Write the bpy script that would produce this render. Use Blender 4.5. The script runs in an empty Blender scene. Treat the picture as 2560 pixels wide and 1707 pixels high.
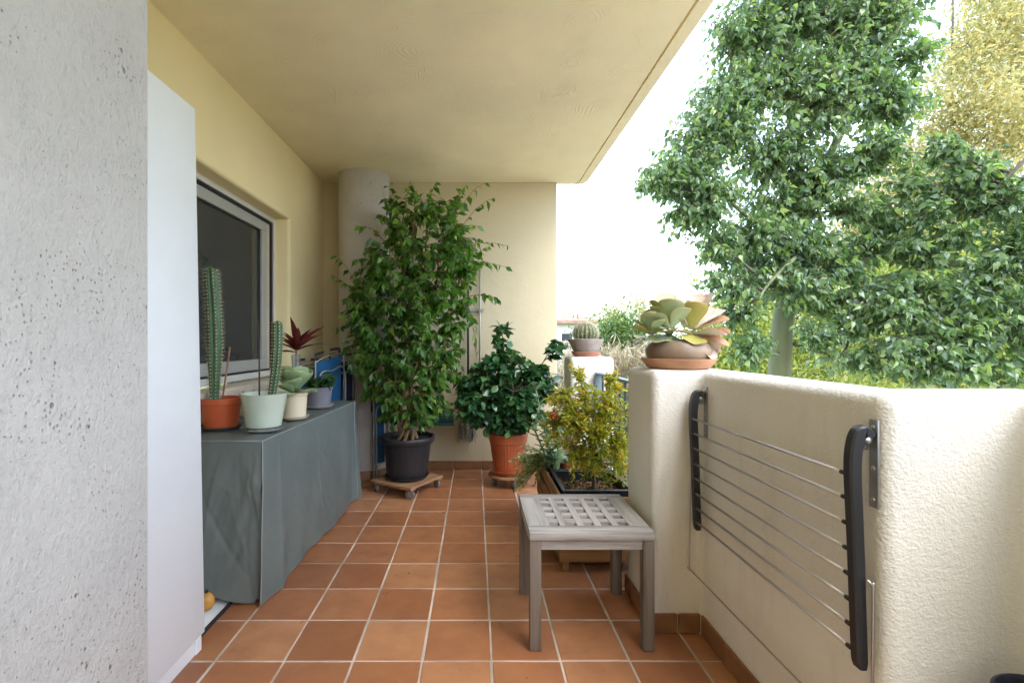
import bpy, bmesh, math, random
import numpy as np
from mathutils import Vector, Matrix

R = math.radians
random.seed(7)
rng = np.random.default_rng(11)
scene = bpy.context.scene
COL = scene.collection

# ------------------------------------------------------------------ camera
CAM_H = 1.20
cam = bpy.data.cameras.new('camera')
cam.sensor_fit = 'HORIZONTAL'; cam.sensor_width = 36.0
cam.lens = 36.0 * 1179 / 2560
cam.shift_x = 0.0359
cam.clip_start = 0.02; cam.clip_end = 2000
cam_ob = bpy.data.objects.new('camera', cam); COL.objects.link(cam_ob)
cam_ob.location = (0, 0, CAM_H); cam_ob.rotation_euler = (R(90), 0, 0)
scene.camera = cam_ob

# ------------------------------------------------------------------ sky, sun, exposure
SUN_DIR = Vector((0.36, -0.50, 0.79)).normalized()      # towards the hazy sun, high behind the viewer on the open side
SUN_EL = math.asin(SUN_DIR.z)
SUN_ROT = math.atan2(SUN_DIR.x, SUN_DIR.y)
world = bpy.data.worlds.new('World'); scene.world = world
world.use_nodes = True
wn, wl = world.node_tree.nodes, world.node_tree.links
wn.clear()
sky = wn.new('ShaderNodeTexSky'); sky.sky_type = 'NISHITA'; sky.sun_disc = False
sky.sun_elevation = SUN_EL; sky.sun_rotation = SUN_ROT
sky.air_density = 1.0; sky.dust_density = 2.0; sky.ozone_density = 1.0
wtc = wn.new('ShaderNodeTexCoord')
wmap = wn.new('ShaderNodeMapping'); wmap.inputs['Scale'].default_value = (1.0, 1.0, 3.2)
wnoise = wn.new('ShaderNodeTexNoise'); wnoise.inputs['Scale'].default_value = 1.7
wnoise.inputs['Detail'].default_value = 7; wnoise.inputs['Roughness'].default_value = 0.55
wramp = wn.new('ShaderNodeValToRGB')
wramp.color_ramp.elements[0].position = 0.36; wramp.color_ramp.elements[0].color = (0.30, 0.30, 0.30, 1)
wramp.color_ramp.elements[1].position = 0.66; wramp.color_ramp.elements[1].color = (0.85, 0.85, 0.85, 1)
wmix = wn.new('ShaderNodeMix'); wmix.data_type = 'RGBA'
wmix.inputs['B'].default_value = (4.6, 5.4, 6.5, 1)       # thin bright cloud
wbg = wn.new('ShaderNodeBackground'); wbg.inputs['Strength'].default_value = 0.12
wout = wn.new('ShaderNodeOutputWorld')
wl.new(wtc.outputs['Generated'], wmap.inputs['Vector'])
wl.new(wmap.outputs['Vector'], wnoise.inputs['Vector'])
wl.new(wnoise.outputs['Fac'], wramp.inputs['Fac'])
wl.new(wramp.outputs['Color'], wmix.inputs['Factor'])
wl.new(sky.outputs['Color'], wmix.inputs['A'])
wl.new(wmix.outputs['Result'], wbg.inputs['Color'])
wl.new(wbg.outputs['Background'], wout.inputs['Surface'])

sun = bpy.data.lights.new('sun', 'SUN'); sun.energy = 0.34; sun.angle = R(40)
sun.color = (1.0, 1.0, 1.0)
sun_ob = bpy.data.objects.new('sun', sun); COL.objects.link(sun_ob)
sun_ob.rotation_euler = SUN_DIR.to_track_quat('Z', 'Y').to_euler()
sun_ob.location = (18, -25, 40)

scene.view_settings.view_transform = 'Standard'
scene.view_settings.look = 'None'
scene.view_settings.gamma = 1.0
scene.view_settings.use_curve_mapping = False
scene.view_settings.exposure = 2.62
scene.render.engine = 'CYCLES'
cy = scene.cycles
cy.max_bounces = 8; cy.diffuse_bounces = 5; cy.glossy_bounces = 3
cy.transmission_bounces = 6; cy.transparent_max_bounces = 8
cy.use_denoising = True
cy.use_adaptive_sampling = True; cy.adaptive_threshold = 0.025
cy.caustics_reflective = False; cy.caustics_refractive = False
cy.sample_clamp_indirect = 6.0

# ------------------------------------------------------------------ helpers: materials
MATS = {}
class NT:
    def __init__(self, name):
        self.m = bpy.data.materials.new(name); self.m.use_nodes = True
        self.t = self.m.node_tree; self.n = self.t.nodes; self.l = self.t.links
        self.n.clear()
        self.out = self.n.new('ShaderNodeOutputMaterial')
        self.p = self.n.new('ShaderNodeBsdfPrincipled')
        self.l.new(self.p.outputs[0], self.out.inputs['Surface'])
        self._co = None
    def co(self):
        if not self._co:
            self._co = self.n.new('ShaderNodeTexCoord')
        return self._co
    def link(self, a, b): self.l.new(a, b)
    def obj(self, scale=(1, 1, 1), kind='Object'):
        mp = self.n.new('ShaderNodeMapping'); mp.inputs['Scale'].default_value = scale
        self.link(self.co().outputs[kind], mp.inputs['Vector'])
        return mp.outputs['Vector']
    def noise(self, vec, scale, detail=4, rough=0.55, dist=0.0):
        n = self.n.new('ShaderNodeTexNoise'); n.inputs['Scale'].default_value = scale
        n.inputs['Detail'].default_value = detail; n.inputs['Roughness'].default_value = rough
        n.inputs['Distortion'].default_value = dist
        self.link(vec, n.inputs['Vector']); return n.outputs['Fac']
    def voro(self, vec, scale, out='Distance', rnd=1.0):
        n = self.n.new('ShaderNodeTexVoronoi'); n.inputs['Scale'].default_value = scale
        n.inputs['Randomness'].default_value = rnd
        self.link(vec, n.inputs['Vector']); return n.outputs[out]
    def ramp(self, fac, stops, interp='LINEAR'):
        n = self.n.new('ShaderNodeValToRGB'); cr = n.color_ramp; cr.interpolation = interp
        while len(cr.elements) < len(stops): cr.elements.new(0.5)
        for e, (p, c) in zip(cr.elements, stops):
            e.position = p; e.color = (c, c, c, 1) if isinstance(c, (int, float)) else (*c, 1)
        self.link(fac, n.inputs['Fac']); return n.outputs['Color']
    def mix(self, fac, a, b, mode='MIX'):
        n = self.n.new('ShaderNodeMix'); n.data_type = 'RGBA'; n.blend_type = mode
        for key, v in (('Factor', fac), ('A', a), ('B', b)):
            s = n.inputs[key]
            if isinstance(v, (int, float)): s.default_value = v if key == 'Factor' else (v, v, v, 1)
            elif isinstance(v, tuple): s.default_value = (*v, 1)
            else: self.link(v, s)
        return n.outputs['Result']
    def math(self, op, a, b=None, c=None):
        n = self.n.new('ShaderNodeMath'); n.operation = op
        for i, v in enumerate((a, b, c)):
            if v is None: continue
            if isinstance(v, (int, float)): n.inputs[i].default_value = v
            else: self.link(v, n.inputs[i])
        return n.outputs[0]
    def bump(self, h, strength=0.3, dist=0.01, prev=None):
        n = self.n.new('ShaderNodeBump'); n.inputs['Strength'].default_value = strength
        n.inputs['Distance'].default_value = dist
        self.link(h, n.inputs['Height'])
        if prev is not None: self.link(prev, n.inputs['Normal'])
        self.link(n.outputs['Normal'], self.p.inputs['Normal'])
        return n.outputs['Normal']
    def base(self, c):
        s = self.p.inputs['Base Color']
        if isinstance(c, tuple): s.default_value = (*c, 1)
        else: self.link(c, s)
        return self
    def set(self, rough=None, metal=None, spec=None, trans=None, ior=None, coat=None, sheen=None):
        i = self.p.inputs
        if rough is not None:
            if isinstance(rough, (int, float)): i['Roughness'].default_value = rough
            else: self.link(rough, i['Roughness'])
        if metal is not None: i['Metallic'].default_value = metal
        if spec is not None: i['Specular IOR Level'].default_value = spec
        if trans is not None: i['Transmission Weight'].default_value = trans
        if ior is not None: i['IOR'].default_value = ior
        if coat is not None: i['Coat Weight'].default_value = coat
        if sheen is not None: i['Sheen Weight'].default_value = sheen
        return self
    def rnd(self):
        """a random number for each leaf, whether it is an object or an island of a mesh"""
        g = self.n.new('ShaderNodeNewGeometry'); o = self.n.new('ShaderNodeObjectInfo')
        s = self.math('ADD', g.outputs['Random Per Island'], o.outputs['Random'])
        return self.math('FRACT', s)
    def objrnd(self):
        return self.n.new('ShaderNodeObjectInfo').outputs['Random']

def keep(nt, key):
    MATS[key] = nt.m; return nt.m

def simple(key, color, rough=0.5, metal=0.0, spec=0.5, var=0.12, vscale=6.0, bump=0.0, bscale=80.0):
    m = NT(key); v = m.obj()
    n = m.noise(v, vscale, 3, 0.6)
    dark = tuple(c * (1 - var) for c in color); lite = tuple(min(1, c * (1 + var)) for c in color)
    m.base(m.ramp(n, [(0.3, dark), (0.7, lite)])).set(rough=rough, metal=metal, spec=spec)
    if bump:
        m.bump(m.noise(v, bscale, 4, 0.6), bump, 0.004)
    return keep(m, key)

def plaster(key, color, swirl=0.5, rough_bump=0.35, grain=130.0, comb=0.0, stain=0.06, mid=26, grime=0.0):
    m = NT(key); v = m.obj()
    big = m.noise(v, 1.3, 3, 0.6)
    c = m.ramp(big, [(0.28, tuple(x * (1 - stain) for x in color)), (0.72, tuple(min(1, x * (1 + stain * .6)) for x in color))])
    if grime:
        st_ = m.noise(m.obj((5.0, 5.0, .9)), 1.6, 4, .65)
        c = m.mix(m.math('MULTIPLY', m.ramp(st_, [(0.52, 0.0), (0.78, 1.0)]), grime), c, tuple(x * .55 for x in color))
        sp_ = m.noise(v, 11, 4, .75)
        c = m.mix(m.math('MULTIPLY', m.ramp(sp_, [(0.64, 0.0), (0.72, 1.0)]), grime * .7), c, tuple(x * .5 for x in color))
    m.base(c).set(rough=0.86, spec=0.25)
    h = m.math('ADD', m.math('MULTIPLY', m.noise(v, grain, 1, 0.6), 0.7 * rough_bump), m.math('MULTIPLY', m.noise(v, mid, 2, 0.6), 0.9 * rough_bump))
    if swirl:
        wv = m.n.new('ShaderNodeVectorMath'); wv.operation = 'MULTIPLY_ADD'
        wn_ = m.n.new('ShaderNodeTexNoise'); wn_.inputs['Scale'].default_value = 3.0; wn_.inputs['Detail'].default_value = 1
        m.link(v, wn_.inputs['Vector']); m.link(wn_.outputs['Color'], wv.inputs[0]); wv.inputs[1].default_value = (.30, .30, .30); m.link(v, wv.inputs[2])
        vo = m.n.new('ShaderNodeTexVoronoi'); vo.inputs['Scale'].default_value = 3.4
        m.link(wv.outputs[0], vo.inputs['Vector'])
        sub = m.n.new('ShaderNodeVectorMath'); sub.operation = 'SUBTRACT'
        m.link(wv.outputs[0], sub.inputs[0]); m.link(vo.outputs['Position'], sub.inputs[1])
        sx = m.n.new('ShaderNodeSeparateXYZ'); m.link(sub.outputs[0], sx.inputs[0])
        cs = m.n.new('ShaderNodeSeparateXYZ'); m.link(vo.outputs['Color'], cs.inputs[0])
        ang = m.math('ADD', m.math('ARCTAN2', sx.outputs['Y'], sx.outputs['X']), m.math('MULTIPLY', cs.outputs['X'], 6.283))
        arc = m.ramp(m.math('COSINE', ang), [(0.1, 0.0), (0.8, 1.0)])
        rings = m.math('POWER', m.math('MULTIPLY_ADD', m.math('SINE', m.math('MULTIPLY', vo.outputs['Distance'], 120.0)), .5, .5), 4.0)
        msk = m.ramp(m.noise(v, 5.5, 1, 0.5), [(0.40, 0.0), (0.54, 1.0)])
        h = m.math('ADD', h, m.math('MULTIPLY', m.math('MULTIPLY', rings, m.math('MULTIPLY', msk, arc)), swirl * 1.0))
    if comb:
        h = m.math('ADD', h, m.math('MULTIPLY', m.noise(m.obj((1.0, 1.0, 3.0)), 30, 1, 0.6, 1.5), comb))
    h = m.math('ADD', h, m.math('MULTIPLY', big, 3.0))
    m.bump(h, 0.75, 0.006)
    return keep(m, key)

def concrete(key, color, ps=24.0, ps2=60.0):
    m = NT(key); v = m.obj()
    big = m.noise(v, 2.6, 3, 0.6)
    c = m.ramp(big, [(0.25, tuple(x * .86 for x in color)), (0.75, tuple(x * 1.08 for x in color))])
    size = m.noise(v, 7.0, 1, 0.5)
    pv = m.obj((1.0, 1.0, .75))
    pit = m.ramp(m.math('ADD', m.voro(pv, ps), m.math('MULTIPLY', size, 0.40)), [(0.195, 1.0), (0.265, 0.0)])
    pit2 = m.ramp(m.math('ADD', m.voro(pv, ps2), m.math('MULTIPLY', size, 0.5)), [(0.30, 1.0), (0.38, 0.0)])
    scr = m.noise(m.obj((1.0, 1.0, .7)), 85, 4, 0.75, 0.25)
    c = m.mix(m.math('MULTIPLY', m.ramp(scr, [(0.28, 1.0), (0.47, 0.0)]), 0.38), c, tuple(x * .55 for x in color))
    c = m.mix(m.math('MULTIPLY', pit, 0.55), c, (0.15, 0.125, 0.105))
    c = m.mix(m.math('MULTIPLY', pit2, 0.45), c, (0.20, 0.17, 0.14))
    m.base(c).set(rough=0.92, spec=0.2)
    h = m.math('SUBTRACT', m.math('MULTIPLY_ADD', m.noise(v, 34, 2, .65), .9, scr), m.math('MULTIPLY_ADD', pit, 1.6, m.math('MULTIPLY', pit2, .8)))
    m.bump(h, 0.75, 0.008)
    return keep(m, key)

def leafmat(key, cols, rough=0.35, trans=0.35, spec=0.5, vein=None, tcol=None):
    """cols: list of (pos, rgb) over the per-leaf random value"""
    m = NT(key)
    r = m.rnd()
    c = m.ramp(r, cols)
    v = m.obj()
    c = m.mix(m.math('MULTIPLY', m.noise(v, 40, 2), 0.35), c, m.mix(1.0, c, (0.62, 0.66, 0.55), 'MULTIPLY'))
    m.base(c).set(rough=rough, spec=spec)
    tr = m.n.new('ShaderNodeBsdfTranslucent')
    m.link(m.mix(1.0, c, tcol or (1.5, 1.7, 0.7), 'MULTIPLY'), tr.inputs['Color'])
    mx = m.n.new('ShaderNodeMixShader'); mx.inputs[0].default_value = trans
    m.link(m.p.outputs[0], mx.inputs[1]); m.link(tr.outputs[0], mx.inputs[2])
    m.link(mx.outputs[0], m.out.inputs['Surface'])
    return keep(m, key)

def wood(key, color, axis, rough=0.7, scale=1.0, var=0.35, bump=0.3, dark=None):
    m = NT(key)
    st = {'x': (1.2, 26, 26), 'y': (26, 1.2, 26), 'z': (26, 26, 1.2)}[axis]
    v = m.obj(tuple(s * scale for s in st))
    n = m.noise(v, 2.2, 6, 0.65, 0.4)
    big = m.noise(m.obj(), 7, 3)
    dk = dark or tuple(c * (1 - var) for c in color)
    lt = tuple(min(1, c * (1 + var * .45)) for c in color)
    c = m.ramp(n, [(0.30, dk), (0.52, color), (0.75, lt)])
    c = m.mix(m.math('MULTIPLY', big, .35), c, tuple(x * .7 for x in color))
    o = m.objrnd()
    c = m.mix(m.math('MULTIPLY', o, 0.35), c, m.mix(1.0, c, (0.72, 0.70, 0.68), 'MULTIPLY'))
    m.base(c).set(rough=rough, spec=0.3)
    m.bump(n, bump, 0.003)
    return keep(m, key)

# surfaces
plaster('ceiling_plaster', (0.87, 0.77, 0.51), swirl=0.5, rough_bump=0.55, grain=120, stain=.10)
plaster('yellow_plaster', (0.88, 0.74, 0.43), swirl=0.0, rough_bump=0.08, grain=90, stain=0.05)
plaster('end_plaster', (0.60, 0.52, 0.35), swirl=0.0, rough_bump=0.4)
plaster('parapet_plaster', (0.77, 0.75, 0.69), swirl=0.0, rough_bump=0.62, grain=150, comb=0.16, mid=64, stain=.11, grime=.30)
plaster('facade_plaster', (0.78, 0.70, 0.50), swirl=0.0, rough_bump=0.2)
concrete('pillar_concrete', (0.545, 0.51, 0.47), 30.0, 90.0)
concrete('column_concrete', (0.56, 0.525, 0.49))
def mk_tile():
    m = NT('terracotta_tile'); v = m.obj()
    o = m.objrnd()
    c = m.ramp(o, [(0.0, (0.31, 0.122, 0.054)), (0.35, (0.46, 0.195, 0.086)), (0.7, (0.38, 0.152, 0.066)), (1.0, (0.52, 0.250, 0.120))])
    of = m.n.new('ShaderNodeVectorMath'); of.operation = 'ADD'
    cb = m.n.new('ShaderNodeCombineXYZ'); m.link(m.math('MULTIPLY', o, 37.0), cb.inputs[0]); m.link(m.math('MULTIPLY', o, 11.0), cb.inputs[1])
    m.link(v, of.inputs[0]); m.link(cb.outputs[0], of.inputs[1])
    n = m.noise(of.outputs[0], 6.5, 5, 0.6)
    c = m.mix(m.ramp(n, [(0.35, 0.0), (0.75, 0.55)]), c, (0.22, 0.083, 0.040))
    n2 = m.noise(of.outputs[0], 3.0, 3, 0.6)
    c = m.mix(m.ramp(n2, [(0.5, 0.0), (0.8, 0.45)]), c, (0.46, 0.22, 0.10))
    sp = m.ramp(m.voro(of.outputs[0], 28), [(0.035, 1.0), (0.06, 0.0)])
    c = m.mix(m.math('MULTIPLY', sp, 0.5), c, (0.12, 0.06, 0.04))
    m.base(c).set(rough=m.ramp(n, [(0.3, 0.27), (0.7, 0.48)]), spec=0.5)
    m.bump(m.math('ADD', n, m.math('MULTIPLY', m.noise(v, 70, 3), .3)), 0.12, 0.004)
    keep(m, 'terracotta_tile')
mk_tile()
simple('grout', (0.54, 0.475, 0.40), 0.95, var=0.42, vscale=3.2, bump=0.4, bscale=160)
simple('skirting_tile', (0.27, 0.125, 0.055), 0.55, var=0.25, vscale=9, bump=0.1)
simple('white_paint', (0.80, 0.81, 0.82), 0.42, var=0.02)
simple('white_frame', (0.66, 0.64, 0.58), 0.4, var=0.03)
simple('grey_frame', (0.40, 0.39, 0.355), 0.4, var=0.04)
simple('black_rubber', (0.015, 0.015, 0.017), 0.6, var=0.2)
simple('sill_stone', (0.62, 0.52, 0.40), 0.6, var=0.12, vscale=14)
simple('room_dark', (0.72, 0.66, 0.56), 0.9, var=0.1)
def mk_glass():
    m = NT('window_glass'); m.base((0.42, 0.43, 0.41)).set(rough=0.02, spec=0.5, trans=1.0, ior=1.45)
    tp = m.n.new('ShaderNodeBsdfTransparent'); tp.inputs['Color'].default_value = (0.95, 0.95, 0.93, 1)
    gl = m.n.new('ShaderNodeBsdfGlossy'); gl.inputs['Roughness'].default_value = 0.02
    gl.inputs['Color'].default_value = (.8, .8, .8, 1)
    fr = m.n.new('ShaderNodeFresnel'); fr.inputs['IOR'].default_value = 1.5
    mx = m.n.new('ShaderNodeMixShader'); m.link(fr.outputs[0], mx.inputs[0])
    m.link(tp.outputs[0], mx.inputs[1]); m.link(gl.outputs[0], mx.inputs[2])
    df = m.n.new('ShaderNodeBsdfDiffuse'); df.inputs['Color'].default_value = (.55, .54, .50, 1)
    m2 = m.n.new('ShaderNodeMixShader'); m2.inputs[0].default_value = .05
    m.link(mx.outputs[0], m2.inputs[1]); m.link(df.outputs[0], m2.inputs[2])
    m.link(m2.outputs[0], m.out.inputs['Surface']); keep(m, 'window_glass')
mk_glass()
def mk_clear():
    m = NT('clear_glass'); m.base((0.92, 0.96, 0.94)).set(rough=0.06, trans=0.85, ior=1.45, spec=0.5); keep(m, 'clear_glass')
mk_clear()
simple('curtain', (0.88, 0.86, 0.80), 0.9, var=0.06)
def mk_tarp():
    m = NT('grey_tarp'); v = m.obj()
    n = m.noise(v, 3.0, 5, 0.6)
    c = m.ramp(n, [(0.3, (0.125, 0.152, 0.143)), (0.7, (0.165, 0.190, 0.178))])
    m.base(c).set(rough=0.50, spec=0.45)
    w = m.noise(m.obj((1, 1, .55)), 9.0, 4, 0.55, 0.8)
    nr = m.bump(w, 0.22, 0.010)
    m.bump(m.noise(v, 420, 2), 0.12, 0.002, nr)
    keep(m, 'grey_tarp')
mk_tarp()
simple('tarp_seam', (0.26, 0.30, 0.295), 0.55, var=0.1)
simple('under_cover', (0.05, 0.05, 0.05), 0.9)
simple('red_plastic', (0.52, 0.095, 0.030), 0.42, var=0.08)
simple('pale_green_glaze', (0.56, 0.64, 0.53), 0.16, var=0.04)
simple('cream_plastic', (0.76, 0.66, 0.47), 0.4, var=0.05)
simple('mauve_plastic', (0.19, 0.18, 0.21), 0.45, var=0.08)
simple('pale_saucer', (0.52, 0.47, 0.44), 0.5)
simple('dark_saucer', (0.10, 0.09, 0.085), 0.5)
simple('black_plastic', (0.022, 0.023, 0.028), 0.42, var=0.3, vscale=3)
simple('navy_black', (0.012, 0.016, 0.03), 0.4, var=0.2)
simple('terracotta_plastic', (0.44, 0.115, 0.045), 0.45, var=0.15, vscale=4, bump=.05)
simple('terracotta_clay', (0.52, 0.27, 0.15), 0.75, var=0.14, vscale=8, bump=.15)
simple('brown_glaze', (0.24, 0.17, 0.115), 0.38, var=0.25, vscale=5, bump=.05)
simple('grey_clay', (0.34, 0.28, 0.25), 0.8, var=0.16, vscale=12, bump=.25)
simple('red_clay', (0.42, 0.19, 0.12), 0.8, var=0.16, vscale=12, bump=.2)
simple('soil', (0.045, 0.032, 0.022), 0.95, var=0.5, vscale=60, bump=.8, bscale=90)
def mk_chips():
    m = NT('bark_chips'); m.base(m.ramp(m.rnd(), [(0, (0.07, 0.04, 0.02)), (.5, (0.22, 0.12, 0.045)), (1, (0.36, 0.24, 0.11))])).set(rough=.9)
    keep(m, 'bark_chips')
mk_chips()
wood('grey_wood_x', (0.44, 0.425, 0.41), 'x', 0.75, .7, .50, .5, (0.20, 0.165, 0.14))
wood('grey_wood_y', (0.44, 0.425, 0.41), 'y', 0.75, .7, .50, .5, (0.20, 0.165, 0.14))
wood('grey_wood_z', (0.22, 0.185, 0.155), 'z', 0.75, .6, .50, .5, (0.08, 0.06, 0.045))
wood('crate_wood_x', (0.40, 0.205, 0.075), 'x', 0.65, .8, .4, .3)
wood('crate_wood_y', (0.36, 0.205, 0.10), 'y', 0.65, .8, .4, .3)
wood('dolly_wood', (0.42, 0.24, 0.13), 'x', 0.65, .7, .35, .2)
wood('bark_tan', (0.34, 0.22, 0.13), 'z', 0.85, .6, .4, .6)
wood('bark_green', (0.22, 0.25, 0.14), 'z', 0.75, .25, .25, .3)
wood('bark_brown', (0.16, 0.12, 0.09), 'z', 0.9, .5, .4, .6)
wood('twig_grey', (0.16, 0.14, 0.11), 'z', 0.85, .5, .3, .3)
simple('scar_bark', (0.20, 0.10, 0.055), 0.9, var=.35, vscale=16, bump=.6, bscale=40)
simple('steel', (0.52, 0.52, 0.53), 0.30, metal=1.0, var=0.05)
simple('grey_zinc', (0.36, 0.37, 0.37), 0.45, metal=0.8, var=0.12, vscale=20)
simple('rubber_wheel', (0.16, 0.165, 0.17), 0.6, var=0.2)
simple('iron_black', (0.03, 0.03, 0.032), 0.5, var=0.2)
simple('blue_grey_paint', (0.17, 0.235, 0.30), 0.45, var=0.08)
simple('blue_fabric', (0.008, 0.115, 0.30), 0.7, var=0.15, vscale=5, bump=.2, bscale=260)
simple('navy_fabric', (0.010, 0.018, 0.05), 0.8, var=0.2)
simple('orange_plastic', (0.70, 0.20, 0.07), 0.45)
simple('teal_plastic', (0.012, 0.10, 0.12), 0.45, var=.1)
simple('mop_string', (0.30, 0.31, 0.26), 0.95, var=.3, vscale=40)
simple('yellow_grey', (0.42, 0.41, 0.33), 0.4, metal=.3)
simple('orange_gourd', (0.60, 0.30, 0.05), 0.45, var=.25, vscale=18)
simple('white_cloth', (0.72, 0.72, 0.69), 0.85, var=.04)
simple('fruit_red', (0.46, 0.035, 0.020), 0.32, var=.3, vscale=25)
simple('bamboo_stick', (0.28, 0.14, 0.075), 0.7, var=.3, vscale=20)
simple('dark_stick', (0.06, 0.05, 0.045), 0.7)
def mk_cactus():
    m = NT('cactus_skin'); v = m.obj()
    n = m.noise(v, 14, 4)
    m.base(m.ramp(n, [(0.3, (0.035, 0.085, 0.035)), (0.7, (0.075, 0.155, 0.065))])).set(rough=.5)
    m.bump(m.noise(v, 90, 3), .2, .003); keep(m, 'cactus_skin')
mk_cactus()
simple('ball_cactus_skin', (0.13, 0.17, 0.075), 0.6, var=.2, vscale=30)
simple('areole', (0.62, 0.58, 0.42), 0.9, var=.15)
simple('spine', (0.50, 0.42, 0.26), 0.7, var=.2)
leafmat('ficus_leaf', [(0, (0.038, 0.110, 0.024)), (.45, (0.080, 0.200, 0.036)), (.8, (0.135, 0.285, 0.050)), (.95, (0.22, 0.36, 0.06)), (1, (0.36, 0.44, 0.07))], 0.30, .38)
leafmat('camellia_leaf', [(0, (0.026, 0.090, 0.040)), (.6, (0.055, 0.155, 0.062)), (.9, (0.095, 0.215, 0.072)), (1, (0.15, 0.28, 0.08))], 0.24, .16, spec=.7)
leafmat('kurrajong_leaf', [(0, (0.078, 0.150, 0.088)), (.35, (0.140, 0.235, 0.135)), (.7, (0.205, 0.310, 0.160)), (1, (0.36, 0.45, 0.17))], 0.28, .42, spec=.9)
leafmat('golden_leaf', [(0, (0.32, 0.35, 0.17)), (.35, (0.50, 0.48, 0.26)), (.75, (0.64, 0.58, 0.34)), (1, (0.68, 0.54, 0.22))], 0.7, .5, tcol=(1.3, 1.25, .9))
leafmat('bush_leaf', [(0, (0.16, 0.22, 0.05)), (.5, (0.30, 0.35, 0.09)), (1, (0.50, 0.47, 0.13))], 0.5, .35)
leafmat('far_leaf', [(0, (0.07, 0.14, 0.05)), (.5, (0.13, 0.21, 0.07)), (1, (0.25, 0.30, 0.10))], 0.5, .35)
leafmat('reed_leaf', [(0, (0.34, 0.28, 0.19)), (.5, (0.52, 0.44, 0.32)), (1, (0.66, 0.58, 0.44))], 0.8, .3, tcol=(1.1, 1.0, .8))
leafmat('pomegranate_leaf', [(0, (0.22, 0.31, 0.04)), (.5, (0.46, 0.50, 0.06)), (.82, (0.62, 0.52, 0.06)), (1, (0.70, 0.36, 0.05))], 0.4, .45, tcol=(1.3, 1.3, .6))
leafmat('variegated_leaf', [(0, (0.24, 0.34, 0.10)), (.5, (0.46, 0.52, 0.26)), (1, (0.72, 0.70, 0.48))], 0.45, .25)
leafmat('jade_leaf', [(0, (0.13, 0.24, 0.13)), (.6, (0.21, 0.34, 0.19)), (1, (0.30, 0.42, 0.18))], 0.45, .15)
leafmat('burgundy_leaf', [(0, (0.050, 0.009, 0.012)), (.6, (0.100, 0.014, 0.018)), (1, (0.19, 0.035, 0.025))], 0.35, .2, tcol=(1.6, .5, .5))
leafmat('dark_low_leaf', [(0, (0.02, 0.06, 0.03)), (1, (0.06, 0.14, 0.04))], 0.4, .2)
def mk_flap(key, base, mid, edge, edge_amt):
    """fleshy leaf: its own colour runs from the base to a coloured margin"""
    m = NT(key)
    uv = m.co().outputs['UV']
    sp = m.n.new('ShaderNodeSeparateXYZ'); m.link(uv, sp.inputs[0])
    c = m.ramp(sp.outputs['Y'], [(0.0, base), (0.6, mid), (1.0, mid)])
    ed = m.math('ABSOLUTE', m.math('SUBTRACT', sp.outputs['X'], .5))
    e = m.math('MAXIMUM', m.ramp(ed, [(0.34, 0.0), (0.5, 1.0)]), m.ramp(sp.outputs['Y'], [(0.72, 0.0), (1.0, 1.0)]))
    r = m.rnd()
    c = m.mix(m.math('MULTIPLY', e, m.math('MULTIPLY_ADD', r, .5 * edge_amt, .5 * edge_amt)), c, edge)
    c = m.mix(m.math('MULTIPLY', m.noise(m.obj(), 30, 4), .22), c, tuple(min(1, x * 1.3) for x in mid))
    m.base(c).set(rough=.42, spec=.4)
    m.p.inputs['Subsurface Weight'].default_value = .12
    m.p.inputs['Subsurface Radius'].default_value = (.02, .02, .008)
    keep(m, key)
mk_flap('flapjack_green', (0.34, 0.42, 0.30), (0.33, 0.41, 0.22), (0.48, 0.38, 0.18), .8)
mk_flap('flapjack_pink', (0.54, 0.56, 0.40), (0.58, 0.53, 0.41), (0.64, 0.34, 0.29), 1.0)
mk_flap('flapjack_yellow', (0.36, 0.37, 0.12), (0.36, 0.34, 0.08), (0.48, 0.30, 0.13), .7)
mk_flap('flapjack_orange', (0.48, 0.36, 0.22), (0.52, 0.32, 0.19), (0.56, 0.22, 0.13), .9)
mk_flap('kalanchoe_leaf', (0.30, 0.40, 0.26), (0.22, 0.33, 0.17), (0.42, 0.50, 0.24), .9)
def mk_ground():
    m = NT('ground_grass'); v = m.obj()
    n = m.noise(v, .35, 6, .6); n2 = m.noise(v, 9, 5, .7)
    c = m.ramp(n, [(.35, (0.10, 0.15, 0.04)), (.55, (0.20, 0.20, 0.08)), (.7, (0.34, 0.28, 0.17))])
    c = m.mix(m.math('MULTIPLY', n2, .5), c, (0.10, 0.12, 0.04))
    m.base(c).set(rough=.95, spec=.1); m.bump(n2, .6, .05); keep(m, 'ground_grass')
mk_ground()
simple('pale_bounce', (0.52, 0.47, 0.40), .95, var=.15, vscale=3)
simple('house_white', (0.80, 0.79, 0.77), 0.85, var=.04)
simple('roof_tile', (0.36, 0.22, 0.16), 0.8, var=.25, vscale=3)
simple('house_window', (0.05, 0.06, 0.08), 0.15)
simple('hill_green', (0.13, 0.16, 0.11), .95, var=.3, vscale=.1)

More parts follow.
